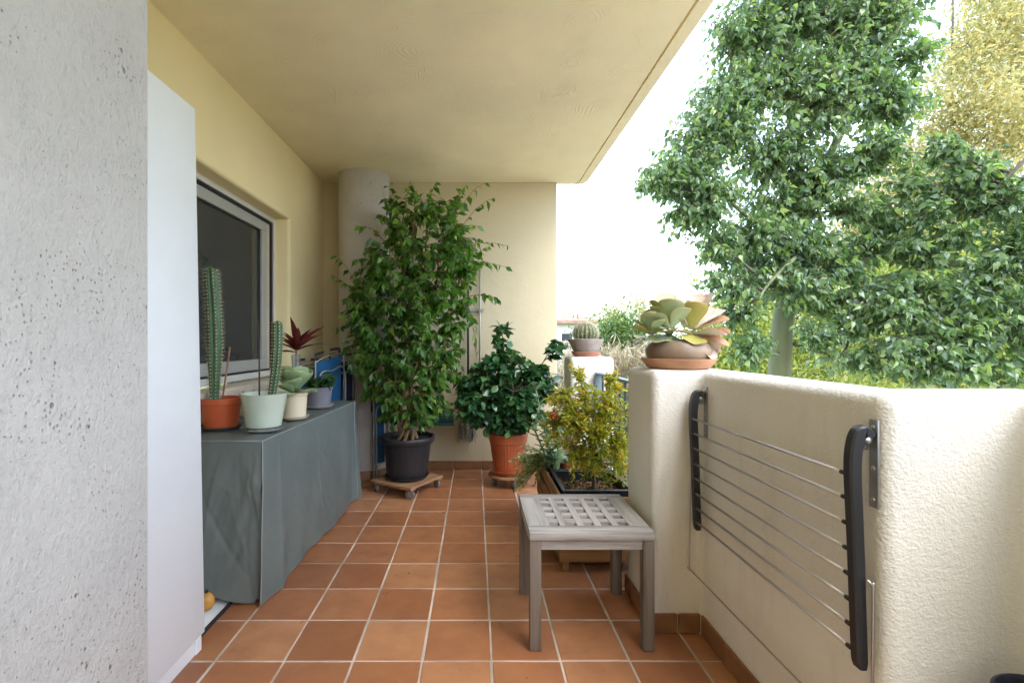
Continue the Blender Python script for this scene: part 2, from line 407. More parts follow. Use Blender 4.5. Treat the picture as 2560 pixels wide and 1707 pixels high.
# ------------------------------------------------------------------ helpers: meshes
def new_mesh(name, V, F, smooth=False, uv=None):
    me = bpy.data.meshes.new(name)
    V = np.asarray(V, dtype=np.float32)
    if isinstance(F, np.ndarray):
        n, k = F.shape
        me.vertices.add(len(V)); me.vertices.foreach_set('co', V.ravel())
        me.loops.add(n * k); me.loops.foreach_set('vertex_index', F.astype(np.int32).ravel())
        me.polygons.add(n); me.polygons.foreach_set('loop_start', np.arange(0, n * k, k, dtype=np.int32))
        me.polygons.foreach_set('loop_total', np.full(n, k, dtype=np.int32))
        me.update(calc_edges=True); me.validate()
    else:
        me.from_pydata([tuple(map(float, v)) for v in V], [], [tuple(f) for f in F]); me.update()
    if uv is not None:
        lay = me.uv_layers.new(name='UVMap')
        vi = np.zeros(len(me.loops), dtype=np.int32); me.loops.foreach_get('vertex_index', vi)
        lay.data.foreach_set('uv', np.asarray(uv, dtype=np.float32)[vi].ravel())
    if smooth:
        me.polygons.foreach_set('use_smooth', np.ones(len(me.polygons), dtype=bool))
    return me

def root_loc(o):
    while o.parent is not None: o = o.parent
    return np.array(o.location)

def link_ob(name, me, mat, parent=None):
    o = bpy.data.objects.new(name, me); COL.objects.link(o)
    if mat is not None and not me.materials: me.materials.append(MATS[mat])
    if parent is not None: o.parent = parent
    return o

def tag(o, label=None, cat=None, group=None, kind=None):
    if label: o['label'] = label
    if cat: o['category'] = cat
    if group: o['group'] = group
    if kind: o['kind'] = kind
    return o

def thing(name, label, cat, loc=(0, 0, 0), group=None, kind=None):
    o = bpy.data.objects.new(name, None); COL.objects.link(o); o.location = loc
    o.empty_display_size = 0.1
    return tag(o, label, cat, group, kind)

def part(name, geo, mat, parent=None, smooth=True, uv=None, auto=None):
    """geo (V, F) in world metres; the mesh is stored relative to its thing's base"""
    V, F = geo
    V = np.asarray(V, dtype=np.float32)
    if parent is not None: V = V - root_loc(parent).astype(np.float32)
    me = new_mesh(name, V, F, smooth, uv)
    if auto is not None and smooth:
        bm = bmesh.new(); bm.from_mesh(me)
        for e in bm.edges:
            if len(e.link_faces) == 2 and e.calc_face_angle(0) > auto: e.smooth = False
        bm.to_mesh(me); bm.free()
    return link_ob(name, me, mat, parent)

def box(x0, x1, y0, y1, z0, z1, bevel=0.0, segs=2):
    bm = bmesh.new()
    r = bmesh.ops.create_cube(bm, size=1.0)
    for v in bm.verts:
        v.co = Vector((x0 + (v.co.x + .5) * (x1 - x0), y0 + (v.co.y + .5) * (y1 - y0), z0 + (v.co.z + .5) * (z1 - z0)))
    if bevel > 0:
        bmesh.ops.bevel(bm, geom=list(bm.edges), offset=bevel, segments=segs, affect='EDGES', profile=.5, clamp_overlap=True)
    return bm_geo(bm)

def bm_geo(bm):
    bm.verts.index_update()
    V = np.array([v.co[:] for v in bm.verts]); F = [tuple(v.index for v in f.verts) for f in bm.faces]
    bm.free(); return V, F

def join(*geos):
    V = []; F = []; o = 0
    for v, f in geos:
        v = np.asarray(v); V.append(v); F += [tuple(int(i) + o for i in q) for q in f]; o += len(v)
    return np.vstack(V), F

def xform(geo, M):
    V, F = geo; M = np.array(M)
    return np.asarray(V) @ M[:3, :3].T + M[:3, 3], F

def prism(poly, z0, z1, bevel=0.0, segs=4, which='all'):
    """extruded footprint with rounded edges"""
    bm = bmesh.new()
    vs = [bm.verts.new((x, y, z0)) for x, y in poly]
    f = bm.faces.new(vs)
    ex = bmesh.ops.extrude_face_region(bm, geom=[f])
    for e in ex['geom']:
        if isinstance(e, bmesh.types.BMVert): e.co.z = z1
    bmesh.ops.recalc_face_normals(bm, faces=bm.faces)
    if bevel:
        ed = [e for e in bm.edges if not all(abs(v.co.z - z0) < 1e-6 for v in e.verts)]
        bmesh.ops.bevel(bm, geom=ed, offset=bevel, segments=segs, affect='EDGES', profile=.5, clamp_overlap=True)
    return bm_geo(bm)

def lathe(prof, c=(0, 0, 0), n=40, cap=True):
    V = []; F = []
    for r, z in prof:
        for i in range(n):
            a = 2 * math.pi * i / n
            V.append((c[0] + r * math.cos(a), c[1] + r * math.sin(a), c[2] + z))
    m = len(prof)
    for j in range(m - 1):
        for i in range(n):
            k = (i + 1) % n
            F.append((j * n + i, j * n + k, (j + 1) * n + k, (j + 1) * n + i))
    if cap:
        if prof[0][0] > 1e-6: F.append(tuple(range(n - 1, -1, -1)))
        if prof[-1][0] > 1e-6: F.append(tuple((m - 1) * n + i for i in range(n)))
    return V, F

def tube(P, rad, n=8, cap=True):
    P = np.asarray(P, dtype=float); m = len(P)
    rad = np.full(m, rad) if np.isscalar(rad) else np.asarray(rad, dtype=float)
    T = np.gradient(P, axis=0); T /= np.linalg.norm(T, axis=1)[:, None] + 1e-9
    ref = np.array([0, 0, 1.]) if abs(T[0][2]) < .9 else np.array([1., 0, 0])
    V = np.zeros((m * n, 3)); a = np.arange(n) * 2 * np.pi / n
    u = np.cross(T[0], ref); u /= np.linalg.norm(u)
    for j in range(m):
        u = u - T[j] * np.dot(u, T[j]); u /= np.linalg.norm(u) + 1e-9
        w = np.cross(T[j], u)
        V[j * n:(j + 1) * n] = P[j] + rad[j] * (np.cos(a)[:, None] * u + np.sin(a)[:, None] * w)
    F = []
    for j in range(m - 1):
        for i in range(n):
            k = (i + 1) % n
            F.append((j * n + i, j * n + k, (j + 1) * n + k, (j + 1) * n + i))
    if cap:
        F.append(tuple(range(n - 1, -1, -1))); F.append(tuple((m - 1) * n + i for i in range(n)))
    return V, F

def spline(P, n=20):
    """Catmull-Rom through the points"""
    P = np.asarray(P, dtype=float)
    Q = np.vstack([2 * P[0] - P[1], P, 2 * P[-1] - P[-2]])
    out = []
    segs = len(P) - 1; per = max(2, n // segs)
    for s in range(segs):
        p0, p1, p2, p3 = Q[s:s + 4]
        for t in np.linspace(0, 1, per, endpoint=False):
            out.append(.5 * ((2 * p1) + (-p0 + p2) * t + (2 * p0 - 5 * p1 + 4 * p2 - p3) * t ** 2 + (-p0 + 3 * p1 - 3 * p2 + p3) * t ** 3))
    out.append(P[-1]); return np.array(out)

def grid(nu, nv, fn):
    V = [fn(i / nu, j / nv) for j in range(nv + 1) for i in range(nu + 1)]
    F = [(j * (nu + 1) + i, j * (nu + 1) + i + 1, (j + 1) * (nu + 1) + i + 1, (j + 1) * (nu + 1) + i) for j in range(nv) for i in range(nu)]
    uv = [(i / nu, j / nv) for j in range(nv + 1) for i in range(nu + 1)]
    return V, F, uv

# ------------------------------------------------------------------ helpers: foliage
def leaf_geo(L, W, prof=(0.0, .75, 1.0, .7, 0.0), fold=.22, curl=.18):
    """flat-ish leaf along +Y, midrib folded, tip curling down; triangles"""
    n = len(prof) - 1; V = []; 
    mid = []; lef = []; rig = []
    for i, p in enumerate(prof):
        t = i / n; y = L * t; z = -curl * L * t * t
        mid.append(len(V)); V.append((0, y, z))
        if p > 0:
            w = W * .5 * p
            lef.append(len(V)); V.append((-w, y, z + fold * w)); rig.append(len(V)); V.append((w, y, z + fold * w))
        else:
            lef.append(mid[-1]); rig.append(mid[-1])
    T = []
    for i in range(n):
        for a, b, c, d in ((mid[i], lef[i], lef[i + 1], mid[i + 1]), (rig[i], mid[i], mid[i + 1], rig[i + 1])):
            t1 = (a, d, c); t2 = (a, c, b)
            for q in (t1, t2):
                if len(set(q)) == 3: T.append(q)
    return np.array(V, dtype=np.float32), np.array(T, dtype=np.int32)

def frames(d, up_jit):
    """rotation matrices whose Y axis is d, normal roughly up"""
    d = d / (np.linalg.norm(d, axis=1)[:, None] + 1e-9)
    up = np.tile([0, 0, 1.], (len(d), 1)) + up_jit
    x = np.cross(d, up); x /= np.linalg.norm(x, axis=1)[:, None] + 1e-9
    z = np.cross(x, d)
    return np.stack([x, d, z], axis=2)

def merge_leaves(geo, pos, Rm, sc):
    V, T = geo; n = len(pos)
    W = np.einsum('nij,kj->nki', Rm, V) * sc[:, None, None] + pos[:, None, :]
    F = T[None] + (np.arange(n) * len(V))[:, None, None]
    return W.reshape(-1, 3), F.reshape(-1, 3)

def put_leaves(root, geo, mat, pos, Rm, sc, n_parts=0, name='leaf', mass='foliage'):
    """the leaves that show largest become parts, the rest one mass"""
    base = root_loc(root)
    idx = np.zeros(len(pos), dtype=bool)
    if n_parts:
        w = pos - np.array([0, 0, CAM_H])
        u = w[:, 0] / w[:, 1]; v = w[:, 2] / w[:, 1]
        inside = (u > -1.0) & (u < 1.16) & (v > -.72) & (v < .72)
        cell = 0.9 * np.sqrt(max(1e-6, (np.ptp(u[inside]) * np.ptp(v[inside])) / n_parts)) if inside.sum() > 3 else .02
        seen = {}
        key = np.stack([np.floor(u / cell), np.floor(v / cell)], 1).astype(int)
        for i in np.argsort(w[:, 1] / sc):
            if not inside[i]: continue
            k = (key[i][0], key[i][1])
            if seen.get(k, 0) < 2: seen[k] = seen.get(k, 0) + 1; idx[i] = True
            if idx.sum() >= n_parts: break
    me = new_mesh(name, geo[0], geo[1], True); me.materials.append(MATS[mat])
    for i in np.nonzero(idx)[0]:
        o = bpy.data.objects.new(name, me); COL.objects.link(o); o.parent = root
        M = np.eye(4); M[:3, :3] = Rm[i] * sc[i]; M[:3, 3] = pos[i] - base
        o.matrix_basis = Matrix(M.tolist())
    rest = ~idx
    if rest.sum():
        V, F = merge_leaves(geo, pos[rest], Rm[rest], sc[rest])
        o = part(mass, (V, F), mat, root, True); o['kind'] = 'stuff'

def twigs_mesh(paths, r0, r1, n=4):
    P = np.array([np.asarray(p, float) for p in paths]); N, k, _ = P.shape
    T = np.gradient(P, axis=1); T /= np.linalg.norm(T, axis=2, keepdims=True) + 1e-9
    ref = np.where(np.abs(T[:, :1, 2:3]) < .9, np.array([0, 0, 1.]), np.array([1., 0, 0]))
    u = np.cross(T, np.broadcast_to(ref, T.shape)); u /= np.linalg.norm(u, axis=2, keepdims=True) + 1e-9
    w = np.cross(T, u); a = np.arange(n) * 2 * np.pi / n
    rad = np.linspace(r0, r1, k)[None, :, None, None]
    V = P[:, :, None, :] + rad * (np.cos(a)[None, None, :, None] * u[:, :, None, :] + np.sin(a)[None, None, :, None] * w[:, :, None, :])
    jj, ii = np.meshgrid(np.arange(k - 1), np.arange(n), indexing='ij'); kk = (ii + 1) % n
    q = np.stack([jj * n + ii, jj * n + kk, (jj + 1) * n + kk, (jj + 1) * n + ii], -1).reshape(-1, 4)
    F = q[None] + (np.arange(N) * k * n)[:, None, None]
    return V.reshape(-1, 3), F.reshape(-1, 4)

def twig(a, tip, sag, k=6, lift=.25):
    """a curved shoot from a to tip: rises, then hangs"""
    a = np.asarray(a, float); tip = np.asarray(tip, float)
    L = np.linalg.norm(tip - a)
    c = a + (tip - a) * .5 + np.array([0, 0, lift * L]) + rng.normal(0, .06 * L, 3)
    t = np.linspace(0, 1, k)[:, None]
    return (1 - t) ** 2 * a + 2 * t * (1 - t) * c + t ** 2 * tip

def leaves_on(paths, per, start=.3, droop=.6, side=.8, jit=.35, upj=.5, smin=.75, smax=1.15):
    pos = []; D = []
    groups = {}
    for p in paths: groups.setdefault(len(p), []).append(np.asarray(p, float))
    for m, ps in groups.items():
        P = np.array(ps); N = len(P)
        i = np.arange(per)[None, :]
        t = start + (1 - start) * (i + rng.random((N, per))) / per
        f = np.minimum(t * (m - 1), m - 1.001); j = f.astype(int); fr_ = (f - j)[..., None]
        n_ = np.arange(N)[:, None]
        A = P[n_, j]; B = P[n_, j + 1]
        p = A + (B - A) * fr_
        tan = B - A; tan /= np.linalg.norm(tan, axis=2, keepdims=True) + 1e-9
        sd = np.cross(tan, np.array([0, 0, 1.])); sd /= np.linalg.norm(sd, axis=2, keepdims=True) + 1e-9
        sd = sd * np.where(i % 2 == 1, 1, -1)[..., None]
        d = tan * .6 + sd * side + np.array([0, 0, -droop]) + rng.normal(0, jit, p.shape)
        pos.append(p.reshape(-1, 3)); D.append(d.reshape(-1, 3))
    pos = np.vstack(pos); D = np.vstack(D)
    Rm = frames(D, rng.normal(0, upj, D.shape))
    sc = rng.uniform(smin, smax, len(pos))
    return pos, Rm, sc

def ell_points(c, r, n, shell=.35):
    d = rng.normal(0, 1, (n, 3)); d /= np.linalg.norm(d, axis=1)[:, None]
    rad = (shell + (1 - shell) * rng.random(n)) ** .6
    return np.asarray(c) + d * rad[:, None] * np.asarray(r)

# ================================================================== the setting
GROUND_Z = -3.2
gnd = part('ground', grid(40, 40, lambda a, b: (-400 + 800 * a, -200 + 1000 * b, GROUND_Z))[:2], 'ground_grass', None)
tag(gnd, 'dry grass and bare earth below the balcony', None, kind='structure')
hv, hf, _ = grid(60, 6, lambda a, b: (-500 + 1100 * a, 430 + 120 * b + 20 * math.sin(a * 9),
     GROUND_Z + math.sin(min(1, b * 1.6) * math.pi / 2) * (9 + 5 * math.sin(a * 17) + 3 * math.sin(a * 41 + 1))))
tag(part('hills', (hv, hf), 'hill_green'), 'low hazy green hills on the skyline', None, kind='structure')

bounce_gnd = part('bounce_ground', box(-1.4, 16, -24, 12.0, GROUND_Z - .1, GROUND_Z + .03), 'pale_bounce', None, smooth=False)  # added pale sheet that bounces light up to the balcony ceiling
tag(bounce_gnd, 'added pale ground below the balcony, bouncing light to the ceiling', None, kind='structure')

# ---- floor: grout bed with every tile its own piece
S = 0.26
X0 = -0.459; Y0 = 1.774
fl = part('floor', box(-1.50, 0.985, -4.6, 4.5, -0.30, -0.0025), 'grout', None, smooth=False)
tag(fl, 'terracotta tiled balcony floor with pale grout', None, kind='structure')
fl2 = part('floor_slab_edge', box(0.985, 1.30, -4.6, 1.2, -0.30, -0.0025), 'grout', fl, smooth=False)
J = 0.0085
def tile_geo(x0, x1, y0, y1):
    return box(x0, x1, y0, y1, -0.012, 0.0, 0.0022, 1)
full_tile = None
for k in range(-11, 11):
    for c in range(-4, 7):
        x0 = X0 + S * c + J / 2; x1 = x0 + S - J
        y0 = Y0 + S * k + J / 2; y1 = y0 + S - J
        if k < -5: continue
        xmax = 1.26 if y0 < 1.09 else 0.98
        if x0 > xmax - .03: continue
        cl = False
        if x0 < -1.47: x0 = -1.47; cl = True
        if x1 > xmax: x1 = xmax; cl = True
        if y1 > 4.45: y1 = 4.45; cl = True
        if y1 - y0 < .03 or x1 - x0 < .02: continue
        cx, cy_ = (x0 + x1) / 2, (y0 + y1) / 2
        if not cl and full_tile is not None:
            me = full_tile
        else:
            V, F = tile_geo(x0 - cx, x1 - cx, y0 - cy_, y1 - cy_)
            me = new_mesh('tile', V, F, False)
            me.materials.append(MATS['terracotta_tile'])
            if not cl: full_tile = me
        o = bpy.data.objects.new('tile', me); COL.objects.link(o); o.parent = fl
        o.location = (cx + random.gauss(0, .0007), cy_ + random.gauss(0, .0007), random.uniform(-.0008, .0006))
        o.rotation_euler = (random.gauss(0, .0022), random.gauss(0, .0022), random.gauss(0, .0022))

n_ = 70
dpos = np.column_stack([rng.uniform(-.9, .9, n_), rng.uniform(1.5, 4.2, n_), np.full(n_, .0022)])
dg = leaf_geo(.020, .008, (0.0, 1.0, .6, 0.0), .25, .1)
V_, F_ = merge_leaves(dg, dpos, frames(rng.normal(0, 1, (n_, 3)) * np.array([1, 1, .04]), rng.normal(0, .1, (n_, 3))), rng.uniform(.25, 1.0, n_))
tag(part('debris', (V_, F_), 'bark_chips'), 'tiny dry leaf bits scattered on the floor tiles', None, kind='stuff')

# ---- ceiling slab with its drip groove
CZ = 2.694
def ceil_geo():
    prof = [(-1.9, CZ), (0.966, CZ), (0.966, CZ + .014), (0.981, CZ + .014), (0.981, CZ), (1.046, CZ), (1.056, CZ + .012), (1.056, CZ + .26), (-1.9, CZ + .26)]
    ys = [-4.8, 4.40, 4.47, 4.49]
    V = []; F = []
    for j, y in enumerate(ys):
        for x, z in prof:
            if x > .9 and y > 4.41: x = x - (y - 4.41) * (0.35 if y < 4.48 else .75)
            V.append((x, y, z))
    n = len(prof)
    for j in range(len(ys) - 1):
        for i in range(n):
            k = (i + 1) % n
            F.append((j * n + i, (j + 1) * n + i, (j + 1) * n + k, j * n + k))
    F.append(tuple(range(n))); F.append(tuple((len(ys) - 1) * n + i for i in range(n - 1, -1, -1)))
    return V, F
ce = part('ceiling', ceil_geo(), 'ceiling_plaster', None, smooth=False)
tag(ce, 'cream swirled plaster soffit of the balcony above', None, kind='structure')

# ---- left house wall with window opening
WX = -1.43
def wall_with_hole():
    y0, y1, z0, z1 = -4.8, 4.44, -.3, CZ + .01
    a0, a1, b0, b1 = 2.00, 3.64, .905, 2.14
    bm = bmesh.new()
    o = [bm.verts.new((WX, y, z)) for y, z in ((y0, z0), (y1, z0), (y1, z1), (y0, z1))]
    i = [bm.verts.new((WX, y, z)) for y, z in ((a0, b0), (a1, b0), (a1, b1), (a0, b1))]
    fs = [bm.faces.new((o[k], o[(k + 1) % 4], i[(k + 1) % 4], i[k])) for k in range(4)]
    ex = bmesh.ops.extrude_face_region(bm, geom=fs)
    for e in ex['geom']:
        if isinstance(e, bmesh.types.BMVert): e.co.x = WX - .25
    bmesh.ops.recalc_face_normals(bm, faces=bm.faces)
    ed = [e for e in bm.edges if all(abs(v.co.x - WX) < 1e-6 and a0 - 1e-4 <= v.co.y <= a1 + 1e-4 and b0 - 1e-4 <= v.co.z <= b1 + 1e-4 for v in e.verts)]
    bmesh.ops.bevel(bm, geom=ed, offset=.028, segments=4, affect='EDGES', profile=.5)
    return bm_geo(bm)
lw = part('house_wall', wall_with_hole(), 'yellow_plaster', None, auto=R(40))
tag(lw, 'warm yellow plastered house wall around the sliding window', 'wall', kind='thing')

# ---- end wall
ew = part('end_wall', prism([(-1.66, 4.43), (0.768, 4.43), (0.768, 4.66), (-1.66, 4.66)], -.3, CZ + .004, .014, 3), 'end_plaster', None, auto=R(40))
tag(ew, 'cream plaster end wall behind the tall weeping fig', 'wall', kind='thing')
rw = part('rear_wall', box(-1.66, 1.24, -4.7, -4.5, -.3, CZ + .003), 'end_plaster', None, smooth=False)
tag(rw, 'plain cream wall closing the balcony behind the viewer', 'wall', kind='thing')
sk_me = None
def skirt(parent, p, q, h=.082, th=.011, first=None):
    """tiles of a skirting from p to q, on the left-hand side of the direction"""
    p = np.array(p, float); q = np.array(q, float); L = np.linalg.norm(q - p); d = (q - p) / L; nrm = np.array([-d[1], d[0]])
    cuts = [0.0]; x = first if first else S
    while x < L - .02: cuts.append(x); x += S
    cuts.append(L)
    for a, b in zip(cuts[:-1], cuts[1:]):
        g = box(a + .003, b - .003, 0.0005, th, .002, h, .003, 1)
        M = np.eye(4); M[:2, 0] = d; M[:2, 1] = nrm; M[:2, 3] = p
        part('skirting_tile', xform(g, M), 'skirting_tile', parent, smooth=False)
skirt(ew, (0.768, 4.43), (-1.43, 4.43), first=(0.768 - (X0 + 4 * S)))

# ---- round columns
def column(cx, cy, r, label):
    t = thing('round_column', label, 'column', (cx, cy, 0))
    part('shaft', lathe([(r, -.3), (r, CZ + .003)], (cx, cy, 0), 72, cap=False), 'column_concrete', t)
    part('skirting', lathe([(r + .001, .001), (r + .012, .001), (r + .012, .080), (r + .009, .084), (r + .001, .084)], (cx, cy, 0), 72, cap=False), 'skirting_tile', t, auto=R(40))
    return t
np_ = thing('square_pillar', 'pitted grey concrete pillar filling the near left edge', 'pillar', (-1.03, .93, 0))
part('shaft', prism([(-1.26, .68), (-.80, .68), (-.80, 1.158), (-1.26, 1.158)], -.29, CZ + .003, .010, 3), 'pillar_concrete', np_, auto=R(40))
part('skirting', prism([(-1.272, .668), (-.788, .668), (-.788, 1.170), (-1.272, 1.170)], .001, .082, .002, 1), 'skirting_tile', np_, smooth=False)
column(-1.004, 4.28, .228, 'grey concrete column in the corner behind the tall weeping fig')

# ---- parapet with its end pillar
PZ = 1.08
pp = [(.733, 2.285), (.733, 1.947), (.935, 1.947), (.935, 1.0755), (1.24, 1.0755), (1.24, -4.6), (1.40, -4.6), (1.40, 1.235), (1.09, 1.235), (1.09, 2.285)]
pw = part('parapet_wall', prism(pp, -.35, PZ, .034, 5), 'parapet_plaster', None, auto=R(50))
tag(pw, 'stepped cream plaster parapet carrying the clothes drying rack', 'parapet', kind='thing')
skirt(pw, (.733, 1.947 - .011), (.733, 2.285))
skirt(pw, (.931, 1.947), (.733 - .008, 1.947), first=.098)
skirt(pw, (.935, 1.0755 - .008), (.935, 1.947 - .012), first=.17)
skirt(pw, (1.24, 1.0755), (.935 - .011, 1.0755))
skirt(pw, (1.24, -.6), (1.24, 1.0755 - .012))

fp = part('gate_pillar', prism([(.735, 3.64), (1.075, 3.64), (1.075, 3.93), (.735, 3.93)], -.35, PZ, .034, 5), 'parapet_plaster', None, auto=R(50))
fp.name = 'low_pillar'
tag(fp, 'low cream plaster pillar beyond the railing, under the ball cactus', 'pillar', kind='thing')
kb = part('kerb', box(.985, 1.075, 2.285, 3.64, -.33, .07, .012, 2), 'parapet_plaster', None, auto=R(40))
tag(kb, 'low plaster kerb under the iron railing', None, kind='structure')

# ---- railing
rl = thing('balcony_railing', 'black iron balusters between the two plaster pillars', 'railing', (.95, 2.96, 0))
part('top_rail', box(.925, .975, 2.285, 3.64, .945, .962, .003, 1), 'blue_grey_paint', rl, smooth=False)
part('bottom_rail', box(.938, .962, 2.285, 3.64, .09, .105, .002, 1), 'iron_black', rl, smooth=False)
part('blue_pane_proxy', box(.915, .985, 3.605, 3.62, .03, .945, .002, 1), 'blue_grey_paint', rl, smooth=False)  # added plate standing in for a far house's blue window behind the railing
g0 = box(-.006, .006, -.006, .006, .105, .945); me = new_mesh('baluster', g0[0] , g0[1]); me.materials.append(MATS['iron_black'])
for i in range(12):
    o = bpy.data.objects.new('baluster', me); COL.objects.link(o); o.parent = rl
    o.location = (0.0, 2.36 - 2.96 + i * .105, 0)

# ---- the apartment building the balcony belongs to (floors above, below and the rooms behind)
ab = thing('apartment_building', 'cream apartment block rising behind and above the balcony', 'building', (-6, -4, GROUND_Z))
part('upper_storeys', box(-11, -1.46, -16, 4.64, CZ + .27, 13.5), 'facade_plaster', ab, smooth=False)
part('lower_storey', box(-11, -1.46, -16, 4.64, GROUND_Z - .2, -.31), 'facade_plaster', ab, smooth=False)
part('rear_block', box(-11, -4.3, -16, 4.64, -.305, CZ + .265), 'facade_plaster', ab, smooth=False)
def framed(y0, y1, z0, z1, x0=-4.3, x1=-1.69, a0=-3.9, a1=-2.1, b0=.25, b1=2.3):  # wall with an unseen opening, added to let daylight into the room
    return join(box(x0, a0, y0, y1, z0, z1), box(a1, x1, y0, y1, z0, z1), box(a0, a1, y0, y1, z0, b0), box(a0, a1, y0, y1, b1, z1))
part('party_wall', framed(4.44, 4.64, -.305, CZ + .265), 'facade_plaster', ab, smooth=False)
part('room_floor', box(-4.29, -1.69, 1.2, 4.43, -.29, -.01), 'room_dark', ab, smooth=False)
part('room_back', box(-4.29, -4.2, 1.2, 4.43, -.01, CZ), 'room_dark', ab, smooth=False)
part('room_partition', box(-4.2, -1.69, 1.1, 1.2, -.29, CZ), 'room_dark', ab, smooth=False)
part('room_ceiling', box(-4.2, -1.69, 1.2, 4.43, CZ - .1, CZ), 'room_dark', ab, smooth=False)
part('room_side', framed(4.36, 4.43, -.01, CZ - .1, -4.2), 'room_dark', ab, smooth=False)

# ---- window
wd = thing('sliding_window', 'white sliding window with dark glass above the covered bench', 'window', (-1.55, 2.82, .905), kind='thing')
fx0, fx1 = -1.62, -1.54
part('frame', join(box(fx0, fx1, 2.0, 3.64, 2.105, 2.14, .002, 1), box(fx0, fx1, 2.0, 3.64, .945, .985, .002, 1),
     box(fx0, fx1, 3.612, 3.64, .985, 2.105, .002, 1), box(fx0, fx1, 2.0, 2.03, .985, 2.105, .002, 1)), 'white_frame', wd, smooth=False)
part('gasket', join(box(fx0 + .004, fx1 - .012, 2.03, 3.612, 2.086, 2.105), box(fx0 + .004, fx1 - .012, 3.588, 3.612, .985, 2.086), box(fx0 + .004, fx1 - .012, 2.03, 3.588, .985, .997)), 'black_rubber', wd, smooth=False)
part('side_jamb', box(fx0, fx1 - .025, 3.535, 3.588, .997, 2.086, .002, 1), 'sill_stone', wd, smooth=False)
sash = part('sash', join(box(fx0, fx1 - .02, 2.03, 3.535, 2.016, 2.086, .003, 1), box(fx0, fx1 - .02, 2.03, 3.535, .997, 1.072, .003, 1),
     box(fx0, fx1 - .02, 3.455, 3.535, 1.072, 2.016, .003, 1)), 'grey_frame', wd, smooth=False)
part('sash_seal', join(box(fx0 + .01, fx1 - .035, 3.44, 3.455, 1.072, 2.016), box(fx0 + .01, fx1 - .035, 2.03, 3.44, 2.008, 2.016)), 'black_rubber', sash, smooth=False)
part('pane', box(-1.588, -1.582, 2.03, 3.44, 1.072, 2.008), 'window_glass', sash, smooth=False)
part('sill', box(-1.54, -1.395, 1.98, 3.66, .872, .935, .006, 2), 'sill_stone', wd, auto=R(40))
cu = part('curtain', grid(60, 1, lambda a, b: (-1.656 + .014 * math.sin(a * 34) + .007 * math.sin(a * 71), 3.14 + .44 * a, .1 + 2.1 * b))[:2], 'curtain', None)
tag(cu, 'pale curtain hanging inside the sliding window', 'curtain')

# ================================================================== things on the left
# ---- white cabinet, leaning a little against the wall
cb = thing('white_cabinet', 'tall plain white storage cabinet beside the near column', 'cabinet', (-1.06, 1.575, 0))
def cab(name, geo, mat='white_paint', parent=cb, **k):
    V, F = geo; V = np.asarray(V) + np.array([-1.06, 1.575, 0]); return part(name, (V, F), mat, parent, **k)
cab('carcass', box(-.335, -.020, -.285, .274, .055, 2.105, .002, 1), smooth=False)
dr = cab('door', box(-.018, 0.0, -.285, .276, .064, 2.112, .0025, 2), auto=R(40))
cab('plinth', box(-.31, -.012, -.27, .262, .001, .055), smooth=False)
cab('foot', box(-.045, -.004, .225, .262, .002, .062, .003, 1), parent=cb, smooth=False)
cb.rotation_euler = (0, R(-1.05), 0)

# ---- low white folded cloth with black hem and an orange thing
cl = thing('folded_cloth', 'white cloth with black hem on the floor behind the cabinet', 'cloth', (-1.26, 2.05, 0))
def cloth_fn(a, b):
    x = -1.42 + .30 * a; y = 1.88 + .40 * b
    z = .004 + .055 * math.sin(math.pi * min(1, (1 - a) * 1.25)) * (.6 + .4 * math.sin(b * 5 + 1)) + .03 * max(0, b - .4) * (1 - a)
    return (x, y, z)
part('sheet', grid(14, 14, cloth_fn)[:2], 'white_cloth', cl)
part('hem', tube([(-1.42 + .305, 1.87 + .41 * t, .009) for t in np.linspace(0, 1, 8)], .008, 8), 'black_rubber', cl)
og = thing('orange_gourd', 'small orange gourd resting on the folded white cloth', 'gourd', (-1.165, 2.055, .03))
part('body', lathe([(0.0, .0), (.022, .003), (.034, .022), (.032, .044), (.022, .062), (.009, .072), (0, .073)], (-1.172, 2.055, .035), 24, cap=False), 'orange_gourd', og)
part('stem', tube([(-1.172, 2.055, .105), (-1.169, 2.050, .115), (-1.163, 2.044, .120)], .006, 8), 'black_rubber', og)

# ---- bench under a grey cover
CVZ = .748
cv = thing('covered_bench', 'long storage bench under a grey green waterproof cover', 'bench cover', (-1.17, 2.87, 0))
part('bench', box(-1.41, -.965, 2.175, 3.57, .02, CVZ - .012), 'under_cover', cv, smooth=False)
def nz(a, b, s): return math.sin(a * 12.9 + s) * math.cos(b * 7.3 + s * 2.1) + .5 * math.sin(a * 31 + b * 13 + s)
part('top_panel', grid(24, 30, lambda a, b: (-1.42 + (.455 + .05 * min(1, b * 1.2)) * a, 2.135 + 1.47 * b, CVZ + .003 * nz(a, b, 1) - .006 * math.sin(math.pi * a) * math.sin(math.pi * b)))[:2], 'grey_tarp', cv)
RID = [(random.random(), random.random(), random.uniform(-1.2, 1.2), random.uniform(.2, .6), random.uniform(.012, .03), random.uniform(-1, 1)) for _ in range(46)]
def ridges(u, v, lo, hi, amp):
    z = 0.0
    for cu, cv_, ang, ln, wd, am in RID[lo:hi]:
        du, dv = u - cu, v - cv_; ca, sa = math.cos(ang + 1.57), math.sin(ang + 1.57)
        al = du * ca + dv * sa; ac = -du * sa + dv * ca + .35 * al * al
        z += am * math.exp(-(ac / wd) ** 2) * math.exp(-(al / ln) ** 2)
    return z * amp
def corner_x(b): return -.965 + .05 * min(1, b * 1.2)
